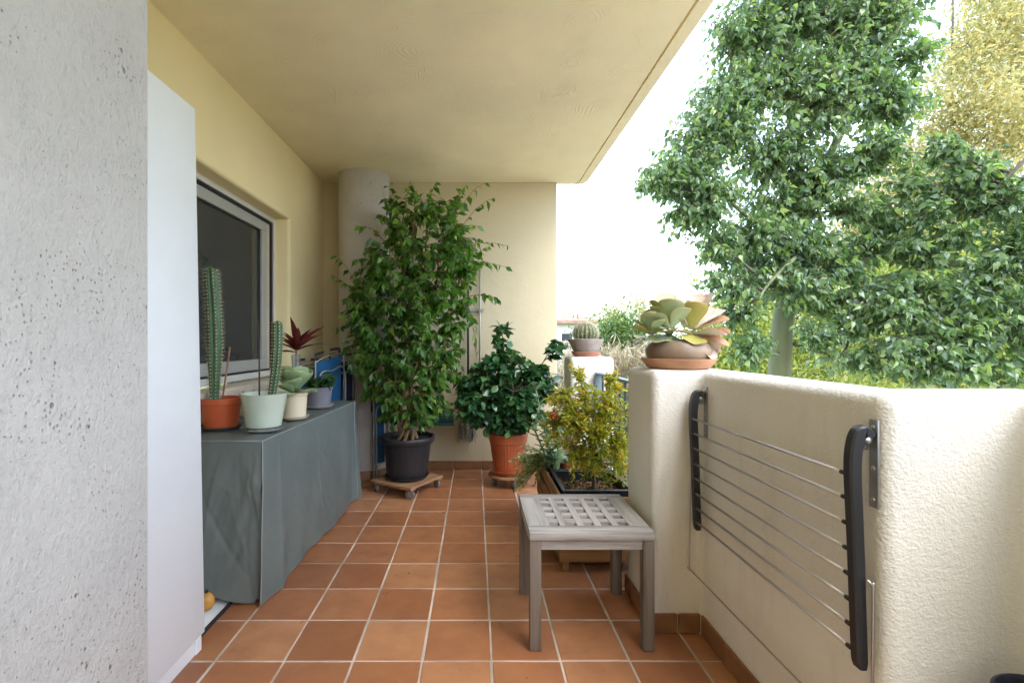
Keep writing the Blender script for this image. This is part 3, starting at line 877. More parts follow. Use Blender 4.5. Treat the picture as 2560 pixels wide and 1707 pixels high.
def side_fn(a, b):          # a along Y (near to far), b down
    y = 2.135 + 1.47 * a; x = corner_x(a)
    out = b * (.007 * math.sin(a * 11 + .5) + .003 * math.sin(a * 37 + 4 * b)) + .004 * nz(a * .6, b, 3) * b + ridges(a * 2.0, b, 0, 24, .003) * min(1, b * 4) + ridges(a * 2.0 - 1, b, 24, 46, .003) * min(1, b * 4)
    if a < .11: out += b ** 1.6 * (.016 * (a / .11) - .006)
    else: out += b * (.014 * math.exp(-((a - .11) / .035) ** 2)) + b * .006
    if a > .93: out += .05 * b ** 1.5 * (a - .93) / .07
    hem = .006 if a < .115 else .014
    if a > .95: hem = .008
    if a < .115: y -= .012 * b
    return (x + out, y + (.012 * b if a > .95 else 0), CVZ - (CVZ - hem) * b)
part('side_panel', grid(150, 60, side_fn)[:2], 'grey_tarp', cv)
def front_fn(a, b):         # a along X (wall to corner), b down
    x = -1.42 + .455 * a; y = 2.135
    hem = .10 - .095 * min(1, a / .85) ** 1.3 + (.012 if a > .9 else 0)
    out = b ** 1.3 * (.030 * math.sin(a * 4.2 + .2) + .007 * math.sin(a * 15 + b * 3)) + .004 * nz(a * 1.3, b * 1.5, 5) * math.sin(math.pi * min(1, b * 1.1)) + ridges(a, b, 10, 40, .0045) * min(1, b * 4)
    bulge = .03 * math.exp(-((a - .93) / .08) ** 2) * math.exp(-((b - .30) / .09) ** 2)
    gap = -.009 * b * max(0, (a - .9) / .1) - .005 * max(0, (a - .93) / .07) * math.sin(b * 17)
    return (x + gap * .8 - bulge * .4, y - out - bulge * .3, CVZ - (CVZ - hem) * b)
part('front_panel', grid(70, 70, front_fn)[:2], 'grey_tarp', cv)
part('far_panel', grid(10, 6, lambda a, b: (-1.42 + .505 * a, 3.605 + .02 * b, CVZ - .72 * b))[:2], 'grey_tarp', cv)
part('piping', tube([(-1.42, 2.134, CVZ + .001), (-.968, 2.134, CVZ + .001)] + [(corner_x(t) + .001, 2.135 + 1.47 * t, CVZ + .001) for t in np.linspace(0, 1, 14)], .0035, 6), 'tarp_seam', cv)
part('corner_seam', tube([(side_fn(0, t)[0] + .002, side_fn(0, t)[1] - .001, side_fn(0, t)[2]) for t in np.linspace(0, 1, 20)], .003, 6), 'tarp_seam', cv)
part('far_seam', tube([(side_fn(.965, t)[0] + .003, side_fn(.965, t)[1], side_fn(.965, t)[2]) for t in np.linspace(0, 1, 14)], .003, 6), 'tarp_seam', cv)
CT = CVZ + .004

# ---- potted plants on the cover
def pot_profile(rb, rt, h, lip=.012, lip_h=.03, wall=.006):
    return [(0, .002), (rb, 0), (rb + (rt - rb) * .85, h - lip_h), (rt + lip * .3, h - lip_h + .002), (rt + lip * .4, h - .003), (rt + lip * .2, h), (rt - wall, h), (rt - wall * 1.5, h - .03), (0, h - .03)]

def spine_burst(pts, nrm, n, L, r):
    Vs = []; Fs = []; o = 0
    for p, d in zip(pts, nrm):
        for _ in range(n):
            q = d + rng.normal(0, .75, 3); q /= np.linalg.norm(q); l = L * rng.uniform(.5, 1.2)
            s = np.cross(q, rng.normal(0, 1, 3)); s /= np.linalg.norm(s); w = np.cross(q, s)
            Vs += [p + s * r, p - .5 * s * r + .87 * w * r, p - .5 * s * r - .87 * w * r, p + q * l]
            Fs += [(o, o + 1, o + 3), (o + 1, o + 2, o + 3), (o + 2, o, o + 3)]; o += 4
    return np.array(Vs), np.array(Fs)

def cactus_column(root, base, top, rad_fn, ribs, rows, spine_len):
    base = np.array(base, float); top = np.array(top, float)
    m = 44; n = ribs * 6
    V = []; F = []; ar = []; an = []
    for j in range(m + 1):
        t = j / m; c = base + (top - base) * t + np.array([.012 * math.sin(t * 3.0), 0, 0])
        r = rad_fn(t) * (math.sqrt(max(0, 1 - ((t - .93) / .07) ** 2)) if t > .93 else 1)
        for i in range(n):
            a = 2 * math.pi * i / n
            rr = r * (1 + .26 * (abs(math.cos(ribs * a / 2)) ** .8 - .6))
            V.append((c[0] + rr * math.cos(a), c[1] + rr * math.sin(a), c[2]))
    for j in range(m):
        for i in range(n):
            k = (i + 1) % n; F.append((j * n + i, j * n + k, (j + 1) * n + k, (j + 1) * n + i))
    part('stem', (V, F), 'cactus_skin', root)
    for j in range(rows):
        t = (j + .5) / rows * .985; c = base + (top - base) * t + np.array([.012 * math.sin(t * 3.0), 0, 0])
        r = rad_fn(t) * (math.sqrt(max(0, 1 - ((t - .93) / .07) ** 2)) if t > .93 else 1) * 1.11
        for i in range(ribs):
            a = 2 * math.pi * (i + 0) / ribs
            d = np.array([math.cos(a), math.sin(a), .15]); ar.append(c + d * r * np.array([1, 1, 0])); an.append(d)
    Vs = []; Fs = []; o = 0
    oc = np.array([(1, 0, 0), (-1, 0, 0), (0, 1, 0), (0, -1, 0), (0, 0, 1.3), (0, 0, -1.3)]) * .0034
    of = np.array([(0, 2, 4), (2, 1, 4), (1, 3, 4), (3, 0, 4), (2, 0, 5), (1, 2, 5), (3, 1, 5), (0, 3, 5)])
    for p in ar: Vs.append(oc + p); Fs.append(of + o); o += 6
    q = part('areoles', (np.vstack(Vs), np.vstack(Fs)), 'areole', root); q['kind'] = 'stuff'
    g = spine_burst(ar, an, 7, spine_len, .0007)
    q = part('spines', g, 'spine', root, False); q['kind'] = 'stuff'

def simple_pot(root, c, rb, rt, h, mat, lip=.012, lip_h=.03, soil=True):
    part('pot', lathe(pot_profile(rb, rt, h, lip, lip_h), c, 48, cap=False), mat, root, auto=R(38))
    if soil: part('soil', lathe([(0, h - .020), (rt * .5, h - .018), (rt - .007, h - .024)], c, 32, cap=False), 'soil', root)
def saucer(root, c, r, mat, h=.018):
    part('saucer', lathe([(0, .001), (r * .82, .001), (r, h), (r - .004, h), (r * .8, .006), (0, .006)], c, 48, cap=False), mat, root, auto=R(40))

c1 = (-1.315, 2.44, CT)
p1 = thing('potted_cactus', 'tall ribbed columnar cactus in a red orange plastic pot', 'cactus', c1)
saucer(p1, c1, .108, 'dark_saucer')
simple_pot(p1, (c1[0], c1[1], c1[2] + .007), .078, .098, .152, 'red_plastic')
cactus_column(p1, (c1[0] - .035, c1[1], CT + .13), (c1[0] - .05, c1[1] - .01, CT + .835), lambda t: .020 + .013 * min(1, max(0, (t - .05) / .35)) + (.012 * (1 - t / .05) if t < .05 else 0), 7, 38, .024)
part('support_stick', tube([(c1[0] + .02, c1[1] - .03, CT + .13), (c1[0] + .062, c1[1] - .03, CT + .42)], [.004, .0045], 6), 'bamboo_stick', p1)

c2 = (-1.065, 2.375, CT)
p2 = thing('potted_cactus', 'shorter columnar cactus in a pale green glazed pot', 'cactus', c2)
part('pot', lathe([(0, .022), (.078, .022), (.084, .026), (.110, .185), (.112, .188), (.108, .189), (.103, .184), (.094, .150), (0, .150)], c2, 56, cap=False), 'pale_green_glaze', p2, auto=R(40))
part('glass_base', lathe([(0, .001), (.074, .001), (.081, .006), (.081, .022), (0, .0215)], c2, 40, cap=False), 'clear_glass', p2, auto=R(40))
part('soil', lathe([(0, .158), (.096, .156)], c2, 32, cap=False), 'soil', p2)
cactus_column(p2, (c2[0] + .030, c2[1] + .02, CT + .155), (c2[0] + .060, c2[1] + .02, CT + .555), lambda t: .018 + .005 * min(1, t / .5), 7, 24, .017)
part('support_stick', tube([(c2[0] - .018, c2[1] - .01, CT + .155), (c2[0] - .022, c2[1] + .0, CT + .32), (c2[0] - .036, c2[1] + .02, CT + .56)], [.0045, .004, .002], 6), 'dark_stick', p2)

# fleshy paddle leaf with thickness, UV along it
def paddle(L, W, th=.006, cup=.25, bend=.25, n=11, m=6, neck=.30):
    V = []; uv = []
    tt = [0, .12, .26, .40, .53, .65, .76, .85, .92, .97, .993, 1.0]
    n = len(tt) - 1
    for s in (1, -1):
        for t in tt:
            w = W * .5 * float(np.interp(t, [0, .15, .35, .55, .70, .80, .88, .94, .975, .993, 1], [neck, neck + .05, .62, .92, 1.0, .97, .84, .64, .42, .22, .02]))
            for i in range(m + 1):
                a = i / m * 2 - 1
                z = cup * w * a * a - bend * L * t * t + s * th * max(0, 1 - a * a) ** .5 * (1 - .5 * t) * .5 * (1 if t < 1 else 0)
                V.append((w * a, L * t + .03 * L * (1 - a * a) * 0, z)); uv.append((i / m, t))
    F = []
    k = (n + 1) * (m + 1)
    for j in range(n):
        for i in range(m):
            a = j * (m + 1) + i
            F.append((a, a + 1, a + m + 2, a + m + 1)); F.append((k + a, k + a + m + 1, k + a + m + 2, k + a + 1))
    return V, F, uv

def place_leaf(root, me, pos, d, roll=0.0, up=(0, 0, 1), sc=1.0, name='leaf'):
    d = np.array(d, float); d /= np.linalg.norm(d); up = np.array(up, float)
    x = np.cross(d, up); x /= np.linalg.norm(x) + 1e-9; z = np.cross(x, d)
    x2 = x * math.cos(roll) + z * math.sin(roll); z2 = np.cross(x2, d)
    M = np.eye(4); M[:3, 0] = x2 * sc; M[:3, 1] = d * sc; M[:3, 2] = z2 * sc; M[:3, 3] = np.array(pos) - root_loc(root)
    o = bpy.data.objects.new(name, me); COL.objects.link(o); o.parent = root; o.matrix_basis = Matrix(M.tolist()); return o
def paddle_me(mat, *a, **k):
    V, F, uv = paddle(*a, **k); me = new_mesh('leaf', V, F, True, uv); me.materials.append(MATS[mat]); return me

# kalanchoe in the cream pot
c3 = (-1.053, 2.75, CT)
p3 = thing('potted_succulent', 'grey green broad leaved succulent in a cream plastic pot', 'succulent', c3)
saucer(p3, c3, .082, 'cream_plastic')
simple_pot(p3, (c3[0], c3[1], c3[2] + .007), .062, .072, .148, 'cream_plastic', lip=.008, lip_h=.02)
kl = paddle_me('kalanchoe_leaf', .15, .125, .007, .35, -.10, neck=.3)
for i, (az, el, s) in enumerate([(250, 52, .95), (300, 46, 1.0), (345, 38, .98), (30, 45, 1.0), (75, 40, .9), (120, 50, .95), (165, 40, 1.0), (205, 36, .95), (320, 2, .85), (275, -8, .75), (220, -5, .8), (10, -4, .78), (270, 72, .8), (60, 75, .8), (228, 60, 1.05), (335, 62, 1.0), (285, 25, .9), (190, 62, .9), (250, 20, .85)]):
    d = (math.cos(R(az)) * math.cos(R(el)), math.sin(R(az)) * math.cos(R(el)), math.sin(R(el)))
    place_leaf(p3, kl, np.array(c3) + np.array([.008 * math.cos(R(az)), .008 * math.sin(R(az)), .150 + .012 * (el > 20)]), d, random.uniform(-.25, .25), sc=s)
part('stem', tube([(c3[0], c3[1], CT + .12), (c3[0], c3[1], CT + .175)], .012, 8), 'jade_leaf', p3)

# dark low plant in the mauve pot
c4 = (-1.075, 3.235, CT)
p4 = thing('potted_plant', 'low dark green plant in a mauve grey pot by the beach chairs', 'plant', c4)
saucer(p4, c4, .108, 'pale_saucer')
simple_pot(p4, (c4[0], c4[1], c4[2] + .006), .078, .092, .132, 'mauve_plastic', lip=.01, lip_h=.018)
dl = leaf_geo(.085, .05); sprouts = [twig((c4[0], c4[1], CT + .115), (c4[0] + .09 * math.cos(a), c4[1] + .09 * math.sin(a), CT + .15 + .06 * random.random()), 0) for a in np.linspace(0, 6, 14)]
pos, Rm, sc = leaves_on(sprouts, 6, .3, .1, .7, .4, .4, .6, 1.0)
me = new_mesh('leaf', dl[0], dl[1], True); me.materials.append(MATS['dark_low_leaf'])
for i in range(len(pos)):
    o = bpy.data.objects.new('leaf', me); COL.objects.link(o); o.parent = p4
    M = np.eye(4); M[:3, :3] = Rm[i] * sc[i]; M[:3, 3] = pos[i] - np.array(c4); o.matrix_basis = Matrix(M.tolist())
part('stems', twigs_mesh(sprouts, .003, .0015), 'jade_leaf', p4)

# burgundy cordyline in a glass bottle
c5 = (-1.135, 2.98, CT)
p5 = thing('cordyline_vase', 'burgundy cordyline cutting standing in a tall glass bottle', 'vase plant', c5)
part('bottle', lathe([(0, .002), (.034, .002), (.036, .02), (.036, .20), (.026, .25), (.023, .30), (.026, .362), (.023, .364), (.020, .300), (.024, .25), (.032, .2), (.032, .012), (0, .012)], c5, 32, cap=False), 'clear_glass', p5, auto=R(50))
part('stem', tube([(c5[0], c5[1], CT + .05), (c5[0] + .004, c5[1], CT + .41)], .007, 8), 'bamboo_stick', p5)
cg = leaf_geo(.205, .050, (.25, .7, 1.0, .85, .5, 0.0), .35, .22); cme = new_mesh('leaf', cg[0], cg[1], True); cme.materials.append(MATS['burgundy_leaf'])
for az, el, s in [(265, 84, 1.0), (0, 50, 1.15), (15, 42, 1.0), (345, 24, 1.08), (180, 42, 1.05), (170, 28, .9), (200, 8, .75), (330, 55, .9), (215, 58, .8), (100, 60, .9), (60, 40, .95), (140, 50, .9), (240, 30, .8), (300, 40, .8)]:
    place_leaf(p5, cme, np.array(c5) + np.array([.003, 0, .375 + .03 * math.sin(R(el))]), (math.cos(R(az)) * math.cos(R(el)), math.sin(R(az)) * math.cos(R(el)), math.sin(R(el))), random.uniform(-.5, .5), sc=s)

jr = thing('white_jar', 'small white glass jar behind the pale green cactus pot', 'jar', (-1.352, 2.83, CT))
part('body', lathe([(0, .001), (.046, .001), (.052, .015), (.054, .07), (.045, .115), (.034, .135), (.036, .155), (.031, .155), (.029, .135), (0, .12)], (-1.352, 2.83, CT), 36, cap=False), 'white_frame', jr, auto=R(50))
part('handle', tube(spline([(-1.31, 2.80, CT + .115), (-1.288, 2.785, CT + .10), (-1.288, 2.785, CT + .06), (-1.303, 2.797, CT + .035)], 12), .005, 8), 'white_frame', jr)

# ---- folded beach chairs
def beach_chair(name, label, a, b, h, lean, mat='blue_fabric', tilt=0.0):
    a = np.array(a, float); b = np.array(b, float); c = (a + b) / 2
    t = thing(name, label, 'chair', (c[0], c[1], 0), 'folded beach chairs')
    d = (b - a); L = np.linalg.norm(d); d = d / L; n = np.array([-d[1], d[0]])
    def P(s, z, o=0.0):
        q = a + d * s * L + n * (o - lean * z); return (q[0], q[1], z + tilt * s)
    part('fabric', join(*[(lambda g: (g[0], g[1]))(grid(10, 12, lambda u, v: P(.06 + .88 * u, .16 + (h - .19) * v, o + .012 * math.sin(v * math.pi)))[:2]) for o in (.012, .016)]), mat, t)
    fr = spline([P(0, .02), P(0, .3), P(0, h - .08), P(.06, h - .02), P(.5, h, 0), P(.94, h - .02), P(1, h - .08), P(1, .3), P(1, .02)], 60)
    part('frame', tube(fr, .008, 8), 'grey_zinc', t)
    lg = spline([P(.04, .02, -.03), P(.04, .4, -.03), P(.04, h - .16, -.03), P(.5, h - .12, -.03), P(.96, h - .16, -.03), P(.96, .4, -.03), P(.96, .02, -.03)], 48)
    part('legs', tube(lg, .008, 8), 'grey_zinc', t)
    for s in (.08, .92):
        arm = spline([P(s, h - .18, .03), P(s, h + .01, .035), P(s - .06 if s > .5 else s + .06, h + .03, .05), P(.5 + (s - .5) * .3, h + .035, .05)], 16)
        part('armrest', tube(arm, .011, 8), 'black_plastic', t)
    return t
beach_chair('folded_chair', 'blue folded beach chair against the wall behind the red leaved plant', (-1.40, 3.70), (-1.245, 3.86), 1.02, .01)
beach_chair('folded_chair', 'blue folded beach chair between the covered bench and the column', (-1.245, 3.66), (-1.075, 3.84), 1.06, .01, tilt=.06)
beach_chair('folded_chair', 'navy folded chair in shadow beside the column', (-1.20, 3.86), (-1.02, 3.98), 1.06, .01, 'navy_fabric')
beach_chair('folded_chair', 'blue folded chair half hidden behind the black fig pot', (-.86, 3.99), (-.77, 4.09), .78, .0)

# ---- mop and brooms on the end wall
rk = thing('tool_rack', 'small grey wall rack holding mop and broom poles', 'rack', (.0, 4.40, 1.5))
part('rail', box(-.20, .08, 4.408, 4.428, 1.475, 1.505, .003, 1), 'grey_zinc', rk, smooth=False)
for x in (-.066, .043):
    part('clip', join(box(x - .018, x - .010, 4.372, 4.408, 1.478, 1.502), box(x + .010, x + .018, 4.372, 4.408, 1.478, 1.502)), 'grey_zinc', rk, smooth=False)
mp = thing('string_mop', 'black mop pole with an orange tip and grey strings', 'mop', (-.066, 4.385, .5))
part('pole', tube([(-.066, 4.388, .56), (-.066, 4.388, 2.06)], .011, 10), 'black_plastic', mp)
part('grip', lathe([(0, 0), (.014, 0), (.017, .03), (.016, .08), (.011, .1), (0, .103)], (-.066, 4.388, 2.05), 16, cap=False), 'orange_plastic', mp)
part('head', lathe([(.012, .09), (.035, .06), (.055, .02), (.055, 0), (0, 0)], (-.080, 4.372, .50), 24, cap=False), 'teal_plastic', mp)
strs = []
for i in range(90):
    a = rng.random() * 6.28; r = .05 * math.sqrt(rng.random()); b = np.array([-.080 + r * math.cos(a), 4.372 + .7 * r * math.sin(a), .51])
    strs.append([b, b + np.array([.6 * r * math.cos(a), .3 * r * math.sin(a) - .01, -.08]), b + np.array([.9 * r * math.cos(a) + rng.normal(0, .012), .3 * r * math.sin(a) - .01, -.19 - .06 * rng.random()])])
q = part('strings', twigs_mesh(strs, .004, .003, 4), 'mop_string', mp); q['kind'] = 'stuff'
bp = thing('long_broom', 'pale grey broom pole hanging right of the mop', 'broom', (.043, 4.385, .6))
part('pole', tube([(.043, 4.388, .70), (.043, 4.388, 1.93)], .011, 10), 'yellow_grey', bp)
part('head', box(-.06, .146, 4.352, 4.418, .655, .70, .01, 2), 'blue_fabric', bp, auto=R(40))
part('bristles', box(-.066, .152, 4.346, 4.420, .55, .655, .004, 1), 'navy_fabric', bp, smooth=False)
dp = thing('dustpan', 'teal dustpan hanging on the end wall behind the fig', 'dustpan', (-.33, 4.41, .45))
part('pan', join(box(-.47, -.20, 4.405, 4.425, .42, .56, .006, 2), box(-.475, -.195, 4.37, 4.405, .42, .438, .004, 1)), 'teal_plastic', dp, auto=R(40))
V, F = prism([(-.42, 0), (-.25, 0), (-.315, .14), (-.355, .14)], 0, .02, .003, 2)
part('neck', ([(x, 4.405 + z, .56 + y) for x, y, z in V], F), 'teal_plastic', dp, auto=R(40))
part('handle', tube([(-.335, 4.412, .69), (-.335, 4.412, 1.25)], .010, 8), 'teal_plastic', dp)

# ================================================================== weeping fig
def caster(root, x, y, z_top, r=.026, az=0.0, light=True):
    """swivel caster: plate, fork, wheel"""
    t = part('caster_fork', join(box(x - .018, x + .018, y - .018, y + .018, z_top - .004, z_top - .0005),
             xform(join(box(-.013, -.010, -.014, .014, -.045, -.003), box(.010, .013, -.014, .014, -.045, -.003)), Matrix.Translation((x, y, z_top)) @ Matrix.Rotation(az, 4, 'Z'))), 'grey_zinc', root, smooth=False)
    prof = [(r * .35, -.009), (r * .9, -.009), (r, -.006), (r, .006), (r * .9, .009), (r * .35, .009)]
    V, F = lathe(prof, (0, 0, 0), 24)
    M = Matrix.Translation((x, y, r + .001)) @ Matrix.Rotation(az, 4, 'Z') @ Matrix.Rotation(R(90), 4, 'Y')
    w = part('wheel', xform((V, F), M), 'rubber_wheel', root, auto=R(40))
    V, F = lathe([(0, -.010), (r * .35, -.010), (r * .35, .010), (0, .010)], (0, 0, 0), 16)
    part('hub', xform((V, F), M), 'grey_zinc', w, auto=R(40))

FX, FY = -.55, 3.82
dz = .100
d1 = thing('plant_dolly', 'square wooden plant dolly on casters under the black pot', 'dolly', (FX, FY, 0), 'wheeled plant dollies')
rot = Matrix.Translation((FX, FY, 0)) @ Matrix.Rotation(R(-32), 4, 'Z')
for i in range(4):
    part('board', xform(box(-.205 + i * .104, -.205 + i * .104 + .100, -.205, .205, dz - .018, dz, .003, 1), rot), 'dolly_wood', d1, smooth=False)
for s in (-.17, .17):
    part('batten', xform(box(-.205, .205, s - .025, s + .025, dz - .030, dz - .0185, .002, 1), rot), 'dolly_wood', d1, smooth=False)
for sx, sy, a in ((-.17, -.17, 20), (.17, -.17, 75), (.17, .17, 40), (-.17, .17, -20)):
    p = rot @ Vector((sx, sy, 0)); caster(d1, p.x, p.y, dz - .030, .036, R(a))
fig = thing('weeping_fig', 'tall bushy weeping fig in a black plastic pot', 'potted tree', (FX, FY, dz))
part('saucer', lathe([(0, .002), (.150, .002), (.176, .03), (.172, .031), (.15, .008), (0, .008)], (FX, FY, dz), 48, cap=False), 'black_plastic', fig, auto=R(40))
part('pot', lathe([(0, .004), (.150, .006), (.158, .02), (.192, .285), (.212, .292), (.220, .305), (.224, .330), (.219, .340), (.205, .340), (.196, .30), (0, .30)], (FX, FY, dz + .001), 64, cap=False), 'black_plastic', fig, auto=R(38))
part('soil', lathe([(0, .318), (.1, .315), (.2, .308)], (FX, FY, dz), 40, cap=False), 'soil', fig)
SZ = dz + .31
# trunks: several intertwined stems
trunk_tops = [(-.60, 3.80, 2.05), (-.40, 3.86, 2.18), (-.72, 3.78, 1.75), (-.25, 3.80, 2.02), (-.50, 3.95, 2.25), (-.85, 3.84, 1.45), (-.12, 3.92, 1.75)]
skel = []
for i, tp in enumerate(trunk_tops):
    a = i / len(trunk_tops) * 6.28
    b = np.array([FX + .085 * math.cos(a), FY + .085 * math.sin(a), SZ - .03])
    m1 = np.array([FX + .075 * math.cos(a + 1.6), FY + .075 * math.sin(a + 1.6), SZ + .28])
    m2 = b * .4 + np.array(tp) * .6 + np.array([0, 0, -.12]); m2[2] = SZ + (tp[2] - SZ) * .52
    P = spline([b, m1, m2, np.array(tp)], 24) + rng.normal(0, .006, (25, 3))[:len(spline([b, m1, m2, np.array(tp)], 24))]
    part('trunk', tube(P, np.linspace(.015, .005, len(P)), 8), 'bark_tan', fig)
    skel.append(P)
ENV = np.array([  # z, centre x, half width
    (.46, -.50, .20), (.62, -.49, .33), (.87, -.53, .43), (1.15, -.56, .49), (1.43, -.56, .53), (1.65, -.50, .55), (1.85, -.44, .55), (2.05, -.38, .50), (2.25, -.36, .42), (2.42, -.34, .38)])
def env(z): return np.interp(z, ENV[:, 0], ENV[:, 1]), np.interp(z, ENV[:, 0], ENV[:, 2])
tips = []
while len(tips) < 720:
    z = rng.uniform(.50, 2.42)
    if z > 2.05 and rng.random() < .62: continue
    if z < .75 and rng.random() < .4: continue
    cx, hw = env(z); a = rng.random() * 6.28; r = rng.random() ** .42
    x = cx + hw * r * math.cos(a); y = FY - .02 + .44 * hw / .5 * r * math.sin(a)
    if y > 4.36: continue
    if math.hypot(x + 1.0, y - 4.28) < .26: continue
    if x < -.86 and y < 3.66 and z < .82: continue
    if z < 1.0 and abs(x - FX) < .12 and y < FY and rng.random() < .75: continue    # trunks stay in view low down
    tips.append((x, y, z))
allp = np.vstack(skel)
paths = []
for tp in tips:
    tp = np.array(tp)
    d = np.linalg.norm((allp - tp) * np.array([1, 1, .75]), axis=1) + 3.0 * np.maximum(0, allp[:, 2] - tp[2] - .05) + .5 * (allp[:, 2] < SZ + .2)
    a = allp[np.argmin(d + rng.random(len(d)) * .08)]
    paths.append(twig(a, tp, 0, 7, .28))
# a few long wands above the crown
for tp, a in [((-.92, 3.7, 2.10), 0), ((-.68, 3.72, 2.47), 2), ((-.52, 3.75, 2.44), 0), ((.08, 3.75, 2.46), 3), ((.16, 3.7, 2.33), 3), ((.27, 3.72, 1.95), 3), ((.24, 3.68, 1.78), 3), ((.20, 3.7, 1.52), 6), ((-1.08, 3.66, 1.86), 5), ((-1.10, 3.62, 1.70), 5), ((-.30, 3.7, 2.46), 1), ((.0, 3.62, 1.30), 6), ((.02, 3.64, 1.10), 6), ((-1.12, 3.7, 1.30), 5)]:
    paths.append(twig(skel[a][-4], tp, 0, 7, .35))
part('branches', twigs_mesh(paths, .0045, .0012, 4), 'bark_tan', fig)['kind'] = 'stuff'
fg = leaf_geo(.082, .039, (0.0, .72, 1.0, .62, .14, 0.0), .25, .25)
pos, Rm, sc = leaves_on(paths, 11, .25, .85, .65, .45, .7, .5, 1.2)
put_leaves(fig, fg, 'ficus_leaf', pos, Rm, sc, 290)

# ================================================================== camellia in the terracotta pot
KX, KY = .275, 3.95
d2 = thing('plant_dolly', 'round wooden plant dolly on casters under the terracotta pot', 'dolly', (KX, KY, 0), 'wheeled plant dollies')
part('disc', lathe([(0, dz - .02), (.160, dz - .02), (.165, dz - .016), (.165, dz - .004), (.160, dz), (0, dz)], (KX, KY, 0), 48, cap=False), 'dolly_wood', d2, auto=R(40))
for a in (-75, -160, 100, 15): caster(d2, KX + .125 * math.cos(R(a)), KY + .125 * math.sin(R(a)), dz - .0205, .038, R(a * 2.1))
cam_ = thing('camellia_bush', 'glossy round leaved bush in a ribbed terracotta pot', 'potted shrub', (KX, KY, dz))
part('saucer', lathe([(0, .002), (.125, .002), (.160, .040), (.155, .041), (.12, .008), (0, .008)], (KX, KY, dz), 48, cap=False), 'terracotta_plastic', cam_, auto=R(40))
def ribbed_pot():
    prof = [(.105, .008, 0), (.112, .015, .3), (.134, .15, 1), (.150, .255, 1), (.152, .262, 0), (.158, .268, 0), (.164, .330, 0), (.167, .338, 0), (.160, .342, 0), (.150, .338, 0), (.147, .28, 0), (0, .28, 0)]
    n = 144; V = []; F = []
    for r, z, k in prof:
        for i in range(n):
            a = 2 * math.pi * i / n; rr = r * (1 + k * .012 * (1 if (i // 2) % 2 else -1))
            V.append((KX + rr * math.cos(a), KY + rr * math.sin(a), dz + z))
    for j in range(len(prof) - 1):
        for i in range(n):
            k = (i + 1) % n; F.append((j * n + i, j * n + k, (j + 1) * n + k, (j + 1) * n + i))
    return V, F
part('pot', ribbed_pot(), 'terracotta_plastic', cam_, auto=R(25))
part('soil', lathe([(0, .310), (.149, .305)], (KX, KY, dz), 32, cap=False), 'soil', cam_)
KZ = dz + .30
kst = []
for i, tp in enumerate([(.08, 3.85, .95), (.22, 3.9, 1.28), (.40, 3.85, .95), (.52, 3.95, .98), (-.02, 3.9, .75), (.30, 3.72, .80), (.62, 3.92, 1.12), (.2, 4.1, 1.0)]):
    a = i * .8; P = spline([(KX + .03 * math.cos(a), KY + .03 * math.sin(a), KZ - .02), (KX + .05 * math.cos(a), KY + .05 * math.sin(a), KZ + .15), tp], 14)
    part('stem', tube(P, np.linspace(.011, .004, len(P)), 7), 'bark_brown', cam_); kst.append(P)
ks = np.vstack(kst)
tips = []
for c, r, n in [((.10, 3.86, .70), (.27, .24, .22), 120), ((.34, 3.84, .72), (.24, .24, .20), 85), ((.26, 3.88, .98), (.26, .20, .15), 75), ((.20, 3.88, .55), (.27, .22, .12), 45), ((.22, 3.9, 1.22), (.07, .07, .15), 13), ((.52, 3.82, .86), (.17, .16, .18), 60), ((-.02, 3.84, .86), (.15, .16, .16), 45), ((.66, 3.86, 1.12), (.05, .06, .12), 10), ((-.05, 3.92, .66), (.14, .16, .16), 26), ((.42, 3.8, .62), (.16, .18, .14), 28)]:
    tips += list(ell_points(c, r, n, .3))
tips = [t for t in tips if t[1] < 4.38 and not (t[0] > .70 and t[1] > 3.6)]
paths = []
for tp in tips:
    d = np.linalg.norm(ks - tp, axis=1) + 2.0 * np.maximum(0, ks[:, 2] - tp[2])
    paths.append(twig(ks[np.argmin(d + rng.random(len(d)) * .06)], tp, 0, 6, .22))
part('branches', twigs_mesh(paths, .0035, .0015, 4), 'bark_brown', cam_)['kind'] = 'stuff'
kg = leaf_geo(.084, .052, (.10, .72, 1.0, .92, .5, 0.0), .18, .16)
pos, Rm, sc = leaves_on(paths, 7, .35, .25, .75, .5, .6, .55, 1.2)
put_leaves(cam_, kg, 'camellia_leaf', pos, Rm, sc, 290)

# ================================================================== wooden planter by the railing
cr = thing('wooden_planter', 'long slatted wooden planter crate by the railing', 'planter', (.655, 2.88, 0))
cx0, cx1, cy0, cy1 = .44, .872, 2.448, 3.36
for z in (.045, .135, .225, .315):
    part('slat', box(cx0, cx0 + .016, cy0 + .018, cy1, z, z + .074, .003, 1), 'crate_wood_y', cr, smooth=False)
    part('slat', box(cx1 - .016, cx1, cy0 + .018, cy1, z, z + .074, .003, 1), 'crate_wood_y', cr, smooth=False)
for z in (.055, .145, .235, .325):
    part('slat', box(cx0 - .002, cx1 + .002, cy0, cy0 + .016, z, z + .066, .003, 1), 'crate_wood_x', cr, smooth=False)
    part('slat', box(cx0 + .018, cx1 - .018, cy1 + .001, cy1 + .017, z, z + .066, .003, 1), 'crate_wood_x', cr, smooth=False)
for x in (cx0 + .017, cx1 - .05):
    for y in (cy0 + .017, cy1 - .045):
        part('leg', box(x, x + .034, y, y + .04, .001, .385, .003, 1), 'crate_wood_x', cr, smooth=False)
